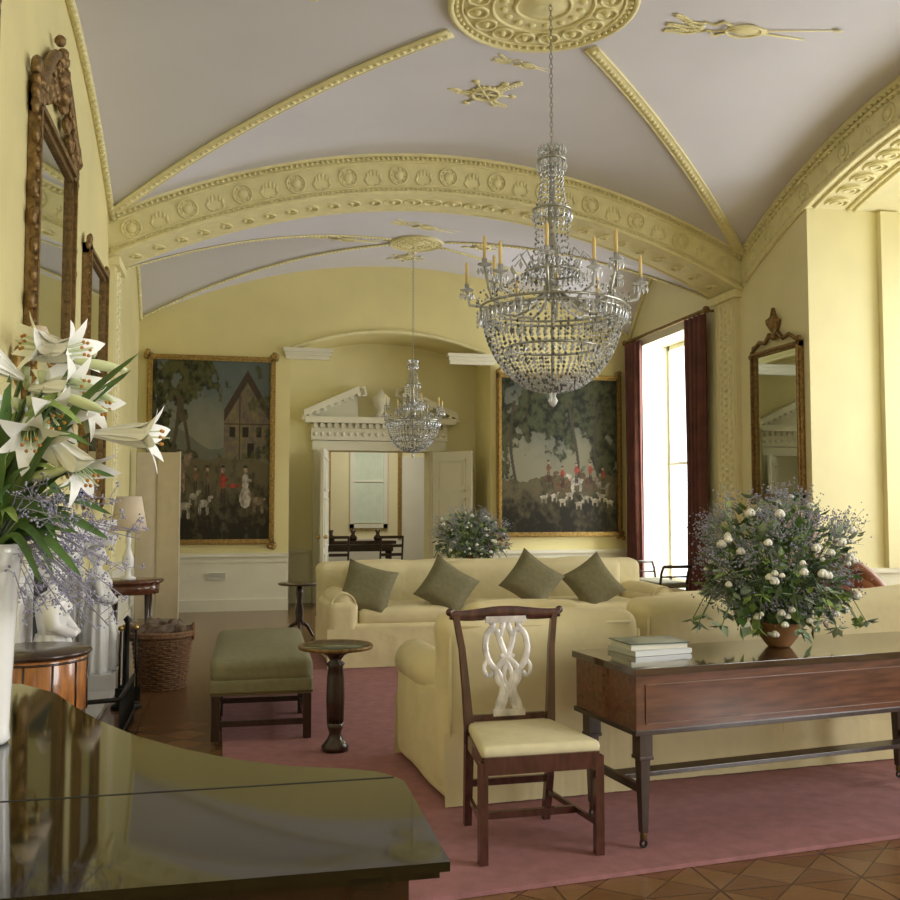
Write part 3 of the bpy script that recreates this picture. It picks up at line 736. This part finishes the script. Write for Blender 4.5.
sofa('sofa',3.35,1.05,3,.88,(2.47,9.05,.022),PI+math.radians(1),20,sh=.44,armh=.60,arm=.28)
for i,(x,y,z,a) in enumerate([(1.18,8.80,.69,.30),(1.92,8.82,.69,.62),(2.74,8.82,.74,.66),(3.36,8.85,.70,1.0)]):
    bb_=B('scatter_cushion');bb_.at((0,0,0),(0,a,0));bb_.pillow(.47,.47,.17,OLIVE)
    bb_.at();o=bb_.done((x,y-.12,z),rot=(math.radians(-22),0,random.uniform(-.15,.15)))
# ---------------------------------------------------------------- dining chair (faces camera)
b=B('dining_chair')
W=.265
for sg in(-1,1):
    b.box((sg*(W-.018),-.232,.20),(.036,.036,.40),CHW)
    b.tube([(sg*.185,.25,0),(sg*.19,.215,.2),(sg*.19,.20,.43),(sg*.20,.215,.6),(sg*.212,.24,.78),(sg*.235,.265,.925)],[.021,.023,.025,.021,.018,.017],CHW,4,flat=(1.1,1.1))
    b.tube([(sg*(W-.03),-.23,.13),(sg*.185,.22,.13)],.013,CHW,4,flat=(1.2,.8))
    b.tube([(sg*(W-.028),-.23,.385),(sg*.19,.20,.385)],.022,CHW,4,flat=(1.9,.8),up=(0,0,1))
b.box((0,-.237,.385),(.49,.03,.07),CHW);b.box((0,.2,.385),(.38,.03,.07),CHW)
b.box((0,-.05,.13),(.42,.02,.03),CHW);b.box((0,.22,.19),(.37,.02,.03),CHW)
b.soft((0,-.02,.436),(.515,.45,.05),.022,FABS,puff=(0,0,.012),tap=.25)
P=[(x,.263+.01*math.cos(x*6),.925+.010*math.cos(x*13)+.22*x*x) for x in [-.262+.524*i/20 for i in range(21)]]
b.tube(P,[.018+.008*math.cos((i-10)/10*PI*.5) for i in range(21)],CHW,8,flat=(1.15,.7),up=(0,0,1))
for sg in(-1,1): b.ball((sg*.262,.265,.942),.019,CHW,8,6,(1,.7,1))
b.tube([(-.17,.215,.475),(.17,.215,.475)],.02,CHW,4,flat=(1,.7))
def rib(pts,r=.0095):
    P=[];pts=[Vector((x,0,z)) for x,z in pts];n=len(pts)
    for i in range(n-1):
        p0,p1,p2,p3=pts[max(0,i-1)],pts[i],pts[i+1],pts[min(n-1,i+2)]
        for k in range(6):
            t=k/6;q=.5*((2*p1)+(p2-p0)*t+(2*p0-5*p1+4*p2-p3)*t*t+(3*p1-p0-3*p2+p3)*t**3);P.append(q)
    P.append(pts[-1])
    P=[(p.x,.210+(p.z-.48)*.125,.48+(p.z-.48)*.96) for p in P]
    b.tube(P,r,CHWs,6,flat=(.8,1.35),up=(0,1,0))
for sg in(-1,1):
    rib([(sg*.06,.485),(sg*.045,.54),(sg*.025,.60),(sg*.04,.67),(sg*.08,.72),(sg*.10,.79),(sg*.085,.86),(sg*.045,.87),(sg*.025,.81),(0,.75),(-sg*.045,.70),(-sg*.05,.65),(-sg*.02,.61),(0,.58)],.012)
    rib([(sg*.035,.485),(sg*.02,.54),(0,.60),(-sg*.02,.66),(0,.72),(sg*.03,.76)],.010)
    rib([(sg*.08,.865),(sg*.06,.90),(sg*.10,.94)],.012);rib([(sg*.03,.845),(sg*.012,.90),(sg*.02,.94)],.011)
    rib([(sg*.09,.74),(sg*.11,.70),(sg*.095,.66),(sg*.07,.68)],.008)
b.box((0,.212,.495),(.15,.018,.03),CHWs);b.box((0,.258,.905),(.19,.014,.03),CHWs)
b.done((1.225,4.02,.022),math.radians(1),bevel=.003)
# ---------------------------------------------------------------- square piano used as a table
b=B('square_piano_table');W,D=1.95,.56
b.box((0,0,.735),(W,D,.03),TOPM);b.box((0,0,.60),(W-.03,D-.03,.245),MAHOG);b.box((0,0,.485),(W-.01,D-.01,.02),MAHD)
for sy_ in(-1,1):
    for x0,x1 in((-W/2+.06,W/2-.06),):
        y=sy_*(D/2-.012)
        for z in(.52,.68): b.box(((x0+x1)/2,y,z),(x1-x0,.006,.004),INLAY)
        for x in(x0,x1): b.box((x,y,.6),(.004,.006,.16),INLAY)
for sx_ in(-1,1):
    for sy_ in(-1,1):
        x,y=sx_*(W/2-.07),sy_*(D/2-.06)
        b.box((x,y,.43),(.062,.062,.11),MAHD);b.box((x,y,.24),(.05,.05,.35),MAHD,taper=.6);b.box((x,y,.375),(.068,.068,.015),MAHD)
        b.tube([(x,y,.075),(x,y,.035)],.015,DBRASS,8);b.ring((x,y,.02),.014,.007,IRON,'y',10,5)
    b.box((sx_*(W/2-.07),0,.24),(.025,D-.14,.035),MAHD)
b.box((0,.0,.245),(W-.16,.09,.02),MAHD)
RT=math.radians(7.5);b.done((2.55,4.15,.022),RT,bevel=.004)
TZ=.772
b=B('book_stack')
b.box((0,0,.012),(.3,.23,.024),BCOV2,.05);b.box((.01,0,.012),(.296,.222,.018),PAPER,.05);b.box((0,0,.037),(.28,.21,.026),PAPER,-.08);b.box((0,0,.026),(.29,.22,.004),BCOV2,-.08);b.box((0,0,.052),(.30,.225,.005),BCOV,-.08)
b.done((1.88,4.18,TZ+.001),RT)
# ---------------------------------------------------------------- flower arrangements
def arrangement(name,loc,rx,rz,zc,n,k=1,rot=0):
    b=B(name)
    b.lathe([(.05*k,0),(.06*k,.01*k),(.09*k,.05*k),(.115*k,.11*k),(.12*k,.12*k),(.10*k,.115*k),(0,.10*k)],POT,20)
    base=Vector((0,0,.11*k))
    def rp(lo=.3):
        while True:
            v=Vector((random.gauss(0,1),random.gauss(0,1),random.gauss(0,1))).normalized()
            r=lo+(1-lo)*random.random()**.7
            r*=1+.32*noise.noise(v*2.1+Vector((5,0,0)))
            p=Vector((v.x*rx*r,v.y*rx*.75*r,zc+v.z*rz*r))
            if p.z>.05*k: return p,v
    for i in range(int(n*.16)):
        p,v=rp(.6);b.tube([base,(base+p)/2+Vector((0,0,.03)),p],.0022*k,LEAF,4)
    for i in range(n):
        p,v=rp();m=random.choice([LEAF,LEAFY,LEAFB,LEAFB,LEAFY,LEAF])
        if v.x>.55 and p.z<zc+.08 and random.random()<.5: m=BROWNL
        d=v+Vector((random.uniform(-1,1),random.uniform(-1,1),random.uniform(-.9,.6)))
        s_=random.uniform(.7,1.35)
        b.leaf(p,d,.065*s_*k,.040*s_*k,m)
    for i in range(int(n*.24)):
        p,v=rp(.75)
        if v.z>-.2: p=p*1.08
        if p.z<.15*k: continue
        for q in range(24):
            o=Vector((random.gauss(0,.03),random.gauss(0,.03),random.gauss(0,.026)))*k;b.octa(p+o,random.uniform(.0035,.0062)*k,STAT)
        for q in range(4):
            o=Vector((random.gauss(0,.03),random.gauss(0,.03),random.gauss(0,.03)))*k;b.tube([p*.93,p+o],.001*k,LEAFB,4)
        b.tube([base,(base+p)*.5,p],.0015*k,LEAFB,4)
    for i in range(int(n*.06)):
        p,v=rp(.95)
        if p.y>0 and random.random()<.8: p.y=-p.y
        p=Vector((p.x,p.y*1.12,p.z))
        r=random.uniform(.010,.021)*k;b.ball(p,r,ROSEW,8,5)
        for q in range(5):
            a=q*1.256;b.ball(p+Vector((math.cos(a)*r*.6,math.sin(a)*r*.6,-r*.2)),r*.7,ROSEW,6,4)
    for i in range(14):
        a=2*PI*i/14;P=[Vector((math.cos(a)*rx*t,math.sin(a)*rx*.8*t,zc-.02+.12*k*math.sin(t*2.4)-.22*k*t*t)) for t in(.3,.6,.9,1.12)]
        b.tube(P,.0025*k,LEAF,4)
        for p in P[1:]:
            for q in range(5): b.leaf(p,Vector((random.uniform(-1,1),random.uniform(-1,1),random.uniform(-1,.3))),.06*k,.035*k,LEAFB if i%3 else LEAFY)
    return b.done(loc,rot)
arrangement('flower_arrangement',(2.56,4.20,TZ+.001),.37,.32,.37,950)
b=B('sofa_table');b.box((0,0,.76),(1.4,.4,.04),MAHD);b.box((0,0,.69),(1.3,.34,.1),MAHD)
for x in(-.6,.6):
    for y in(-.13,.13): b.box((x,y,.32),(.05,.05,.64),MAHD,taper=.6)
b.done((2.5,9.95,.022))
arrangement('flower_arrangement',(2.46,9.98,.803),.38,.27,.29,700)
# ---------------------------------------------------------------- bench, tables, basket
b=B('upholstered_bench');W,D=.62,1.5
b.soft((0,0,.415),(W,D,.15),.05,OLIVB,puff=(0,0,.03),wr=.006,n=8)
b.soft((0,0,.32),(W+.005,D+.005,.1),.02,OLIVB)
for x in(-1,1):
    for y in(-1,0,1):
        b.box((x*(W/2-.035),y*(D/2-.035),.135),(.05,.05,.27),MAHD)
    b.box((x*(W/2-.035),0,.09),(.025,D-.1,.035),MAHD)
for y in(-1,0,1): b.box((0,y*(D/2-.035),.10),(W-.1,.025,.035),MAHD)
b.tube([(-W/2,-D/2-.002,.29),(W/2,-D/2-.002,.29)],.006,DBRASS,6)
b.done((.19,6.78,.022),math.radians(-1),bevel=.002)
b=B('pedestal_table')
b.lathe([(.19,.585),(.215,.59),(.22,.605),(.212,.612),(.195,.602)],DGILT,36);b.lathe([(.0,.604),(.197,.604),(.198,.59),(0,.585)],GREENL,36)
b.lathe([(.075,0),(.08,.03),(.06,.05),(.045,.07),(.035,.1),(.045,.13),(.05,.16)],MAHD,20)
b.lathe([(.045,.15),(.05,.3),(.047,.42),(.04,.48),(.052,.5),(.03,.52),(.05,.55),(.12,.585)],MAHD,40,flute=(10,.08))
b.done((.59,5.7,.022))
b=B('wine_table')
b.lathe([(0,.585),(.22,.585),(.235,.6),(.225,.605),(0,.6)],MAHD,28)
b.lathe([(.03,.58),(.04,.5),(.03,.4),(.05,.3),(.04,.22),(.055,.16),(.0,.14)],MAHD,14)
for i in range(3):
    a=2*PI*i/3+.5;b.tube([(0,0,.2),(.1*math.cos(a),.1*math.sin(a),.14),(.17*math.cos(a),.17*math.sin(a),.03),(.21*math.cos(a),.21*math.sin(a),.012)],[.024,.02,.015,.012],MAHD,8)
b.done((.70,10.6,0))
b=B('wicker_log_basket')
b.lathe([(.17,0),(.175,.01),(.22,.40),(.21,.40),(.165,.02),(0,.02)],WICK,26)
for j in range(23):
    z=.01+j*.018;R=.18+.045*z/.4;P=[]
    for i in range(52): a=2*PI*i/52;r=R+.008*math.sin(i*PI/2+ (PI if j%2 else 0));P.append((r*math.cos(a),r*math.sin(a),z))
    b.tube(P,.008,WICK,5,closed=True,up=(0,0,1))
for j in range(2): b.ring((0,0,.42+j*.02),.235,.016,WICK,'z',30,6)
for i in range(26): a=2*PI*i/26;b.tube([(.178*math.cos(a),.178*math.sin(a),0),(.228*math.cos(a),.228*math.sin(a),.42)],.007,WICK,5)
for s_ in(-1,1): b.ring((s_*.24,0,.44),.06,.012,WICK,'x',14,6)
for i in range(11):
    a=i*.9;x,y=.11*math.cos(a*1.3),.11*math.sin(a*1.7);c=Vector((x,y,.43+.025*(i%3)));d=Vector((math.cos(a),math.sin(a),.25))*.13
    b.tube([c-d,c,c+d],[.035,.042,.033],LOG,8)
b.done((-.55,8.05,0))
b=B('demilune_table');b.lathe([(0,.72),(.28,.72),(.3,.735),(.29,.75),(0,.75)],MAHOG,28);b.lathe([(.25,.62),(.26,.72)],MAHOG,28)
for i in range(4): a=PI/4+PI/2*i;b.tube([(.22*math.cos(a),.22*math.sin(a),.65),(.22*math.cos(a),.22*math.sin(a),0)],[.025,.014],MAHD,8)
b.done((-.94,9.55,0))
b=B('table_lamp');b.lathe([(.07,0),(.075,.02),(.03,.04),(.025,.08),(.05,.14),(.055,.2),(.03,.27),(.02,.32),(.03,.36),(.015,.45)],MARB,18)
b.lathe([(.17,.46),(.115,.78),(.11,.78),(.165,.46)],SHADE,28);b.tube([(0,0,.44),(0,0,.76)],.006,BRASS,6)
for g in range(3): b.tube([(0,0,.75),(.112*math.cos(g*2.1),.112*math.sin(g*2.1),.76)],.003,BRASS,4)
b.done((-.97,9.5,.751))
b=B('folding_screen')
for i,(x,a) in enumerate(((0,.25),(.27,-.25))):
    b.at((x,0,0),(0,0,a));b.box((.14,0,1.07),(.28,.03,2.1),SCREEN)
    for xx in(.01,.27): b.box((xx,0,1.07),(.02,.04,2.12),SCREEN)
b.at();b.done((-1.22,12.75,0))
b=B('marquetry_drum_table')
b.lathe([(0,.70),(.26,.70),(.275,.715),(.265,.73),(0,.73)],MAHD,36);b.lathe([(.245,.40),(.25,.42),(.25,.69),(.245,.70)],SATIN,36)
for i in range(12): a=2*PI*i/12;b.tube([(.252*math.cos(a),.252*math.sin(a),.43),(.252*math.cos(a),.252*math.sin(a),.68)],.005,MAHD,5)
for z in(.43,.68): b.ring((0,0,z),.251,.006,MAHD,'z',36,5)
for i in range(4): a=PI/4+PI/2*i;b.tube([(.2*math.cos(a),.2*math.sin(a),.43),(.2*math.cos(a),.2*math.sin(a),0)],[.035,.02],SATIN,8)
b.done((-.97,5.2,0))
# ---------------------------------------------------------------- chimneypiece
b=B('marble_fireplace')
FY0,FY1=5.75,8.3
x=XL+.001
b.bb(x,x+.12,FY0+.1,FY0+.5,0,1.2,MARB);b.bb(x,x+.12,FY1-.5,FY1-.1,0,1.2,MARB)
b.bb(x,x+.16,FY0+.1,FY1-.1,1.05,1.28,MARB);b.bb(x,x+.36,FY0,FY1,1.28,1.33,MARB);b.bb(x,x+.30,FY0+.05,FY1-.05,1.22,1.28,MARB)
b.bb(x,x+.03,FY0+.5,FY1-.5,0,1.05,HARD);b.bb(x,x+.42,FY0,FY1,0,.04,MARB)
for i in range(30): yy_=FY0+.15+i*(FY1-FY0-.3)/29;b.ball((x+.2,yy_,1.2),.028,MARB,6,4)
for k in range(7): yy_=FY0+.7+k*.19;b.ball((x+.17,yy_,1.14-.04*math.sin(k*PI/6)),.045,MARB,6,4)
for yc in(FY0+.32,FY1-.32):
    c=(x+.26,yc,0)
    b.bb(x+.08,x+.42,yc-.2,yc+.2,.04,.16,MARB)
    b.lathe([(.19,.16),(.185,.2),(.165,.35),(.15,.5),(.135,.62),(.11,.70)],MARB,50,c,sx=.75,sy=1,flute=(11,.08),tw=.05)
    b.lathe([(.11,.70),(.125,.76),(.14,.83),(.145,.88),(.11,.925),(.045,.95),(.038,.985)],MARB,30,c,sx=.65,sy=1.0,flute=(7,.04))
    b.ball((c[0],yc,1.045),.068,MARB,16,12,(.95,.85,1.2));b.ball((c[0]-.015,yc,1.075),.075,MARB,14,10,(1,.98,.9))
    b.ball((c[0]+.066,yc,1.035),.014,MARB,6,5,(1,.7,1.4))
    for sg in(-1,1):
        b.ball((c[0]+.066,yc+sg*.05,.84),.042,MARB,10,7);b.ball((c[0]+.058,yc+sg*.022,1.052),.010,MARB,6,5)
        b.tube([(c[0],yc+sg*.14,.89),(c[0]+.04,yc+sg*.175,.76),(c[0]+.12,yc+sg*.06,.70)],[.043,.037,.026],MARB,12)
        b.ball((c[0]+.125,yc+sg*.045,.70),.03,MARB,8,6,(1,1.2,.8))
        b.tube([(c[0]+.07,yc+sg*.04,.7),(c[0]+.13,yc+sg*.07,.45),(c[0]+.13,yc+sg*.1,.18)],[.02,.03,.035],MARB,8)
    b.bb(x+.10,x+.38,yc-.15,yc+.15,1.14,1.22,MARB)
b.done()
b=B('fire_tools');b.lathe([(.11,0),(.1,.03),(.02,.05),(.015,.6),(.03,.63),(0,.66)],IRON,14)
for a in(0,2,4): b.tube([(.07*math.cos(a),.07*math.sin(a),.05),(.06*math.cos(a),.06*math.sin(a),.55)],.008,IRON,6);b.ball((.06*math.cos(a),.06*math.sin(a),.57),.02,BRASS);b.box((.07*math.cos(a),.07*math.sin(a),.1),(.05,.02,.1),IRON)
b.done((-.74,7.3,0))
b=B('fire_fender')
for z in(.05,.28): b.tube([(-.84,6.1,z),(-.66,6.15,z),(-.66,7.0,z)],.014,IRON,6)
for i in range(16): y=6.16+i*.055;b.tube([(-.66,y,.0),(-.66,y,.28)],.005,IRON,5)
b.done()
# ---------------------------------------------------------------- grand piano
b=B('grand_piano')
def outline(o=0):
    P=[(-1.16-o,1.30-o),(.282+o,1.30-o),(.287+o,1.68)]
    ctrl=[(.28,1.70),(.25,1.75),(.19,1.785),(.10,1.82),(.0,1.89),(-.10,1.99),(-.20,2.12),(-.29,2.28),(-.37,2.46),(-.44,2.64),(-.55,2.79),(-.71,2.86),(-.89,2.85),(-1.04,2.78),(-1.13,2.62)]
    for x,y in ctrl:
        v=Vector((x+.45,y-1.9)).normalized()*o;P.append((x+v.x,y+v.y))
    P.append((-1.16-o,2.4));return P
b.prism(outline(-.004),.945,.957,PIANO);b.prism(outline(.008),.957,.970,PIANO)
b.prism(outline(-.04),.62,.945,PIANOB)
b.bb(-1.1,.23,1.07,1.32,.60,.70,PIANOB)
for x in(-1.09,.18): b.bb(x,x+.05,1.09,1.32,.70,.88,PIANOB)
for i in range(50):
    x=-1.03+i*.0240;b.bb(x,x+.0226,1.11,1.27,.70,.722,PAPER)
    if i%7 not in(2,6): b.bb(x+.017,x+.029,1.17,1.27,.722,.734,IRON)
for x,y in((-.95,1.4),(.10,1.4),(-.7,2.5)):
    b.lathe([(.055,.62),(.06,.55),(.04,.5),(.05,.42),(.03,.12),(.04,.1),(.02,.06),(.02,.0)],PIANOB,12,(x,y,0))
b.tube([(-.4,1.5,.62),(-.4,1.45,.12)],.02,PIANOB,8);b.box((-.4,1.42,.1),(.25,.1,.06),PIANOB)
b.box((-.44,1.705,.9702),(1.44,.006,.001),HARD)
b.done(bevel=.003)
b=B('music_book');b.box((0,0,.004),(.14,.2,.008),BCOV,0);b.box((0,0,.009),(.13,.18,.003),PAPER,0.03);b.done((-.53,1.90,.9712),.9)
# ---------------------------------------------------------------- vase of lilies
VX,VY,VZ=-.487,2.12,.9715
b=B('vase')
b.lathe([(.045,0),(.05,.008),(.047,.03),(.05,.12),(.054,.22),(.058,.32),(.066,.38),(.072,.40),(.067,.40),(.06,.38),(.05,.32),(.04,.2),(0,.18)],VASE,32);b.done((VX,VY,VZ))
b=B('lily_bouquet')
V0=Vector((VX,VY,VZ+.37))
def petal(b,o,d,side,L,W,curl,m):
    n=12;vs=[];fs=[];tg=d.cross(side).normalized()
    for i in range(n+1):
        t=i/n;w=W*(math.sin(PI*min(1,t*.80+.20))**.8)*(.30+.70*min(1,t*1.5))
        c2=max(0,(t-.62)/.38)
        open_=.007+.17*L*t**1.5+curl*.27*L*c2**1.6
        fw=t-.14*curl*c2**2
        c=o+d*(L*fw)+side*open_
        for k,q in((-1,.10),(-.5,.03),(0,0),(.5,.03),(1,.10)):
            vs.append(c+tg*w*k*.5-side*q*w*(1.2-c2*1.6))
    for i in range(n):
        for k in range(4): a=i*5+k;fs.append((a,a+1,a+6,a+5))
    b.add(vs,fs,m,True)
def lily(p,d,L=.17,op=1):
    p=Vector(p);d=Vector(d).normalized();a=d.cross(Vector((0,0,1)));a.normalize();c=d.cross(a)
    o=p-d*L*.85
    for i in range(6):
        g=2*PI*i/6+.3;s_=(a*math.cos(g)+c*math.sin(g))
        petal(b,o,d,s_,L*(1 if i%2 else .96),.068 if i%2 else .052,op*random.uniform(.7,1.1),LILY)
    for i in range(6):
        g=2*PI*i/6;e=o+d*L*.85+(a*math.cos(g)+c*math.sin(g))*.016;b.tube([o,e],.0012,LBUD,4);b.ball(e,.004,STAM,6,4)
    b.tube([o,o+d*L*.95],.002,LBUD,4)
    b.lathe([(.004,0),(.008,.01),(.010,.03)],LBUD,8,tuple(o-d*.01))
    mid=(V0+o)/2+Vector((0,0,.08));b.tube([V0-Vector((0,0,.15)),V0,mid,o],[.005,.005,.004,.004],LEAF,6)
for p,d in [((-.32,2.20,1.79),(.45,-.2,.05)),((-.45,2.2,1.80),(-.75,-.4,.1)),((-.27,2.15,1.655),(.9,-.3,-.35)),((-.31,2.15,1.70),(.7,-.4,.0)),((-.155,2.15,1.595),(1,-.12,-.05)),((-.285,2.08,1.50),(.6,-.3,-.6)),((-.40,2.06,1.57),(.15,-.7,-.45)),((-.36,2.10,1.62),(.3,-.6,-.3)),((-.53,2.1,1.77),(-.5,-.7,.3)),((-.50,2.0,1.66),(-.3,-.9,.1)),((-.40,2.33,1.74),(.3,.6,.5))]:
    lily(p,d)
def bud(p,d,L=.11):
    p=Vector(p);d=Vector(d).normalized();n=8
    b.tube([p+d*L*t for t in [i/n for i in range(n+1)]],[.002+.010*math.sin(PI*min(1,i/n*.9+.08))**.8 for i in range(n+1)],LBUD,8)
    b.tube([V0,(V0+p)/2+Vector((0,0,.06)),p],.0035,LEAF,6)
for p,d in (((-.36,2.12,1.68),(.8,-.3,-.3)),((-.34,2.18,1.76),(1,0,-.15)),((-.43,2.12,1.50),(.8,-.3,.2)),((-.35,2.18,1.72),(1,-.2,-.5))): bud(p,d)
def strap(P,W,m):
    P=[Vector(p) for p in P];Q=[]
    n=len(P)
    for i in range(n-1):
        p0,p1,p2,p3=P[max(0,i-1)],P[i],P[i+1],P[min(n-1,i+2)]
        for k in range(5):
            t=k/5;Q.append(.5*((2*p1)+(p2-p0)*t+(2*p0-5*p1+4*p2-p3)*t*t+(3*p1-p0-3*p2+p3)*t**3))
    Q.append(P[-1]);vs=[];N=len(Q)
    for i,q in enumerate(Q):
        t=(Q[min(i+1,N-1)]-Q[max(i-1,0)]).normalized();s_=t.cross(Vector((.2,-.7,.6))).normalized();nn=s_.cross(t);w=W*math.sin(PI*min(1,i/(N-1)*.95+.05))**.7
        vs+=[q+s_*w/2,q-nn*w*.15,q-s_*w/2]
    b.add(vs,[f for i in range(N-1) for f in((3*i,3*i+1,3*i+4,3*i+3),(3*i+1,3*i+2,3*i+5,3*i+4))],m,True)
for i in range(60):
    a=random.uniform(-2.6,1.4);R=random.uniform(.08,.25);h=random.uniform(-.02,.42)
    c,s_=math.cos(a),math.sin(a)
    st=V0+Vector((c*.05*random.random(),s_*.05*random.random(),random.uniform(0,max(.01,h*.6))))
    e=V0+Vector((c*R,s_*R*.6,h+random.uniform(-.12,.05)))
    m_=(st+e)/2+Vector((0,0,random.uniform(.02,.10)))
    strap([st,m_,e],random.uniform(.014,.026),LEAF if i%4 else LEAFY)
for e,w in (((-.25,2.08,1.38),.028),((-.22,2.15,1.74),.024),((-.29,2.0,1.31),.024),((-.455,1.99,1.17),.026),((-.20,2.1,1.77),.02),((-.34,2.0,1.34),.02),((-.27,2.15,1.70),.026)):
    e=Vector(e);strap([V0,(V0+e)/2+Vector((0,0,.07)),e],w,LEAF)
for i in range(46):
    a=random.uniform(-1.0,.7);R=random.uniform(.10,.30);e=V0+Vector((math.cos(a)*R,math.sin(a)*R*.6,random.uniform(-.08,.22)-R*.35))
    m0=(V0+e)/2+Vector((0,0,.06));b.tube([V0,m0,e],.0013,STAT,4)
    for q in range(9):
        s0=m0.lerp(e,random.uniform(.3,1));o=Vector((random.gauss(0,.02),random.gauss(0,.02),random.gauss(0,.02)));b.tube([s0,s0+o],.0007,STAT,4)
        for r_ in range(3): b.octa(s0+o+Vector((random.gauss(0,.004),random.gauss(0,.004),random.gauss(0,.004))),random.uniform(.002,.0035),STAT)
b.done(recalc=False)
# ---------------------------------------------------------------- chairs and stool on the window side
b=B('leather_tub_chair')
b.soft((0,0,.36),(.6,.6,.14),.06,LEATH,puff=(0,0,.02))
P=[(.30*math.cos(a),.28*math.sin(a)-.02,.62+.36*max(0,-math.sin(a))) for a in [PI+.0+(PI)*i/16 for i in range(17)]]
for k in range(6):
    b.tube([(x_,y_,.40+(z_-.40)*(k+.5)/5.5) for x_,y_,z_ in P],.058,LEATH,8)
for x_ in(-.24,.24):
    for y_ in(-.24,.24): b.tube([(x_,y_,.3),(x_*1.05,y_*1.05,0)],[.025,.015],MAHD,8)
b.done((4.95,7.0,.024),math.radians(-60))
b=B('leather_armchair');
b.soft((0,0,.42),(.5,.5,.10),.04,LEATH);b.soft((0,-.23,.95),(.48,.07,.82),.03,LEATH,puff=(0,.02,.03))
for x_ in(-.22,.22):
    b.tube([(x_,-.25,1.33),(x_,-.22,.45),(x_,-.25,0)],[.02,.022,.018],MAHD,8);b.tube([(x_,.22,.4),(x_,.22,0)],[.022,.016],MAHD,8)
    b.tube([(x_,-.23,.68),(x_*1.1,.0,.7),(x_,.15,.66),(x_,.18,.42)],.018,MAHD,8)
b.done((4.95,8.1,.024),math.radians(10))
b=B('window_stool');b.soft((0,0,.44),(.42,.95,.07),.03,OLIVB)
for y_ in(-.5,.5):
    for x_ in(-.18,.18):
        b.tube([(x_,y_*.9,.44),(x_,y_,.2),(x_,y_*.95,0)],.018,MAHD,8);b.tube([(x_,y_*.9,.42),(x_,y_,.6),(x_,y_*1.12,.68)],.017,MAHD,8)
    b.tube([(-.18,y_*1.12,.68),(.18,y_*1.12,.68)],.02,MAHD,8);b.tube([(-.18,y_,.55),(.18,y_,.55)],.012,MAHD,8)
b.done((5.40,11.7,0))
# ---------------------------------------------------------------- light
w=bpy.data.worlds.new('World');sc.world=w;w.use_nodes=True
bg=w.node_tree.nodes['Background'];bg.inputs[0].default_value=(.92,.97,1,1);bg.inputs[1].default_value=2.3
def area(name,loc,rot,sx_,sy_,P,col=(1,.99,.97)):
    l=bpy.data.lights.new(name,'AREA');l.shape='RECTANGLE';l.size=sx_;l.size_y=sy_;l.energy=P;l.color=col
    o=bpy.data.objects.new(name,l);sc.collection.objects.link(o);o.location=loc;o.rotation_euler=rot
RW=(0,PI/2,0)
area('window_daylight_1',(6.75,12.3,2.1),RW,3.4,1.7,175)
area('window_daylight_2',(8.4,5.9,2.4),RW,3.6,1.5,150)
area('window_daylight_3',(8.4,7.9,2.4),RW,3.6,1.5,85)
area('added_daylight_4',(6.7,.1,2.3),RW,3.4,3.3,370)  # added fill at the unseen near window
area('next_room_light',(2.5,17,3.3),(0,0,0),1.5,1.5,50,(1,.95,.85))
# ---------------------------------------------------------------- camera
cam=bpy.data.cameras.new('camera');co=bpy.data.objects.new('camera',cam);sc.collection.objects.link(co)
co.location=(0,0,1.45);co.rotation_euler=(math.radians(93.28),0,math.radians(-12.63));cam.lens=38.4;cam.sensor_width=36;cam.clip_start=.05
sc.camera=co
sc.view_settings.view_transform='Standard'
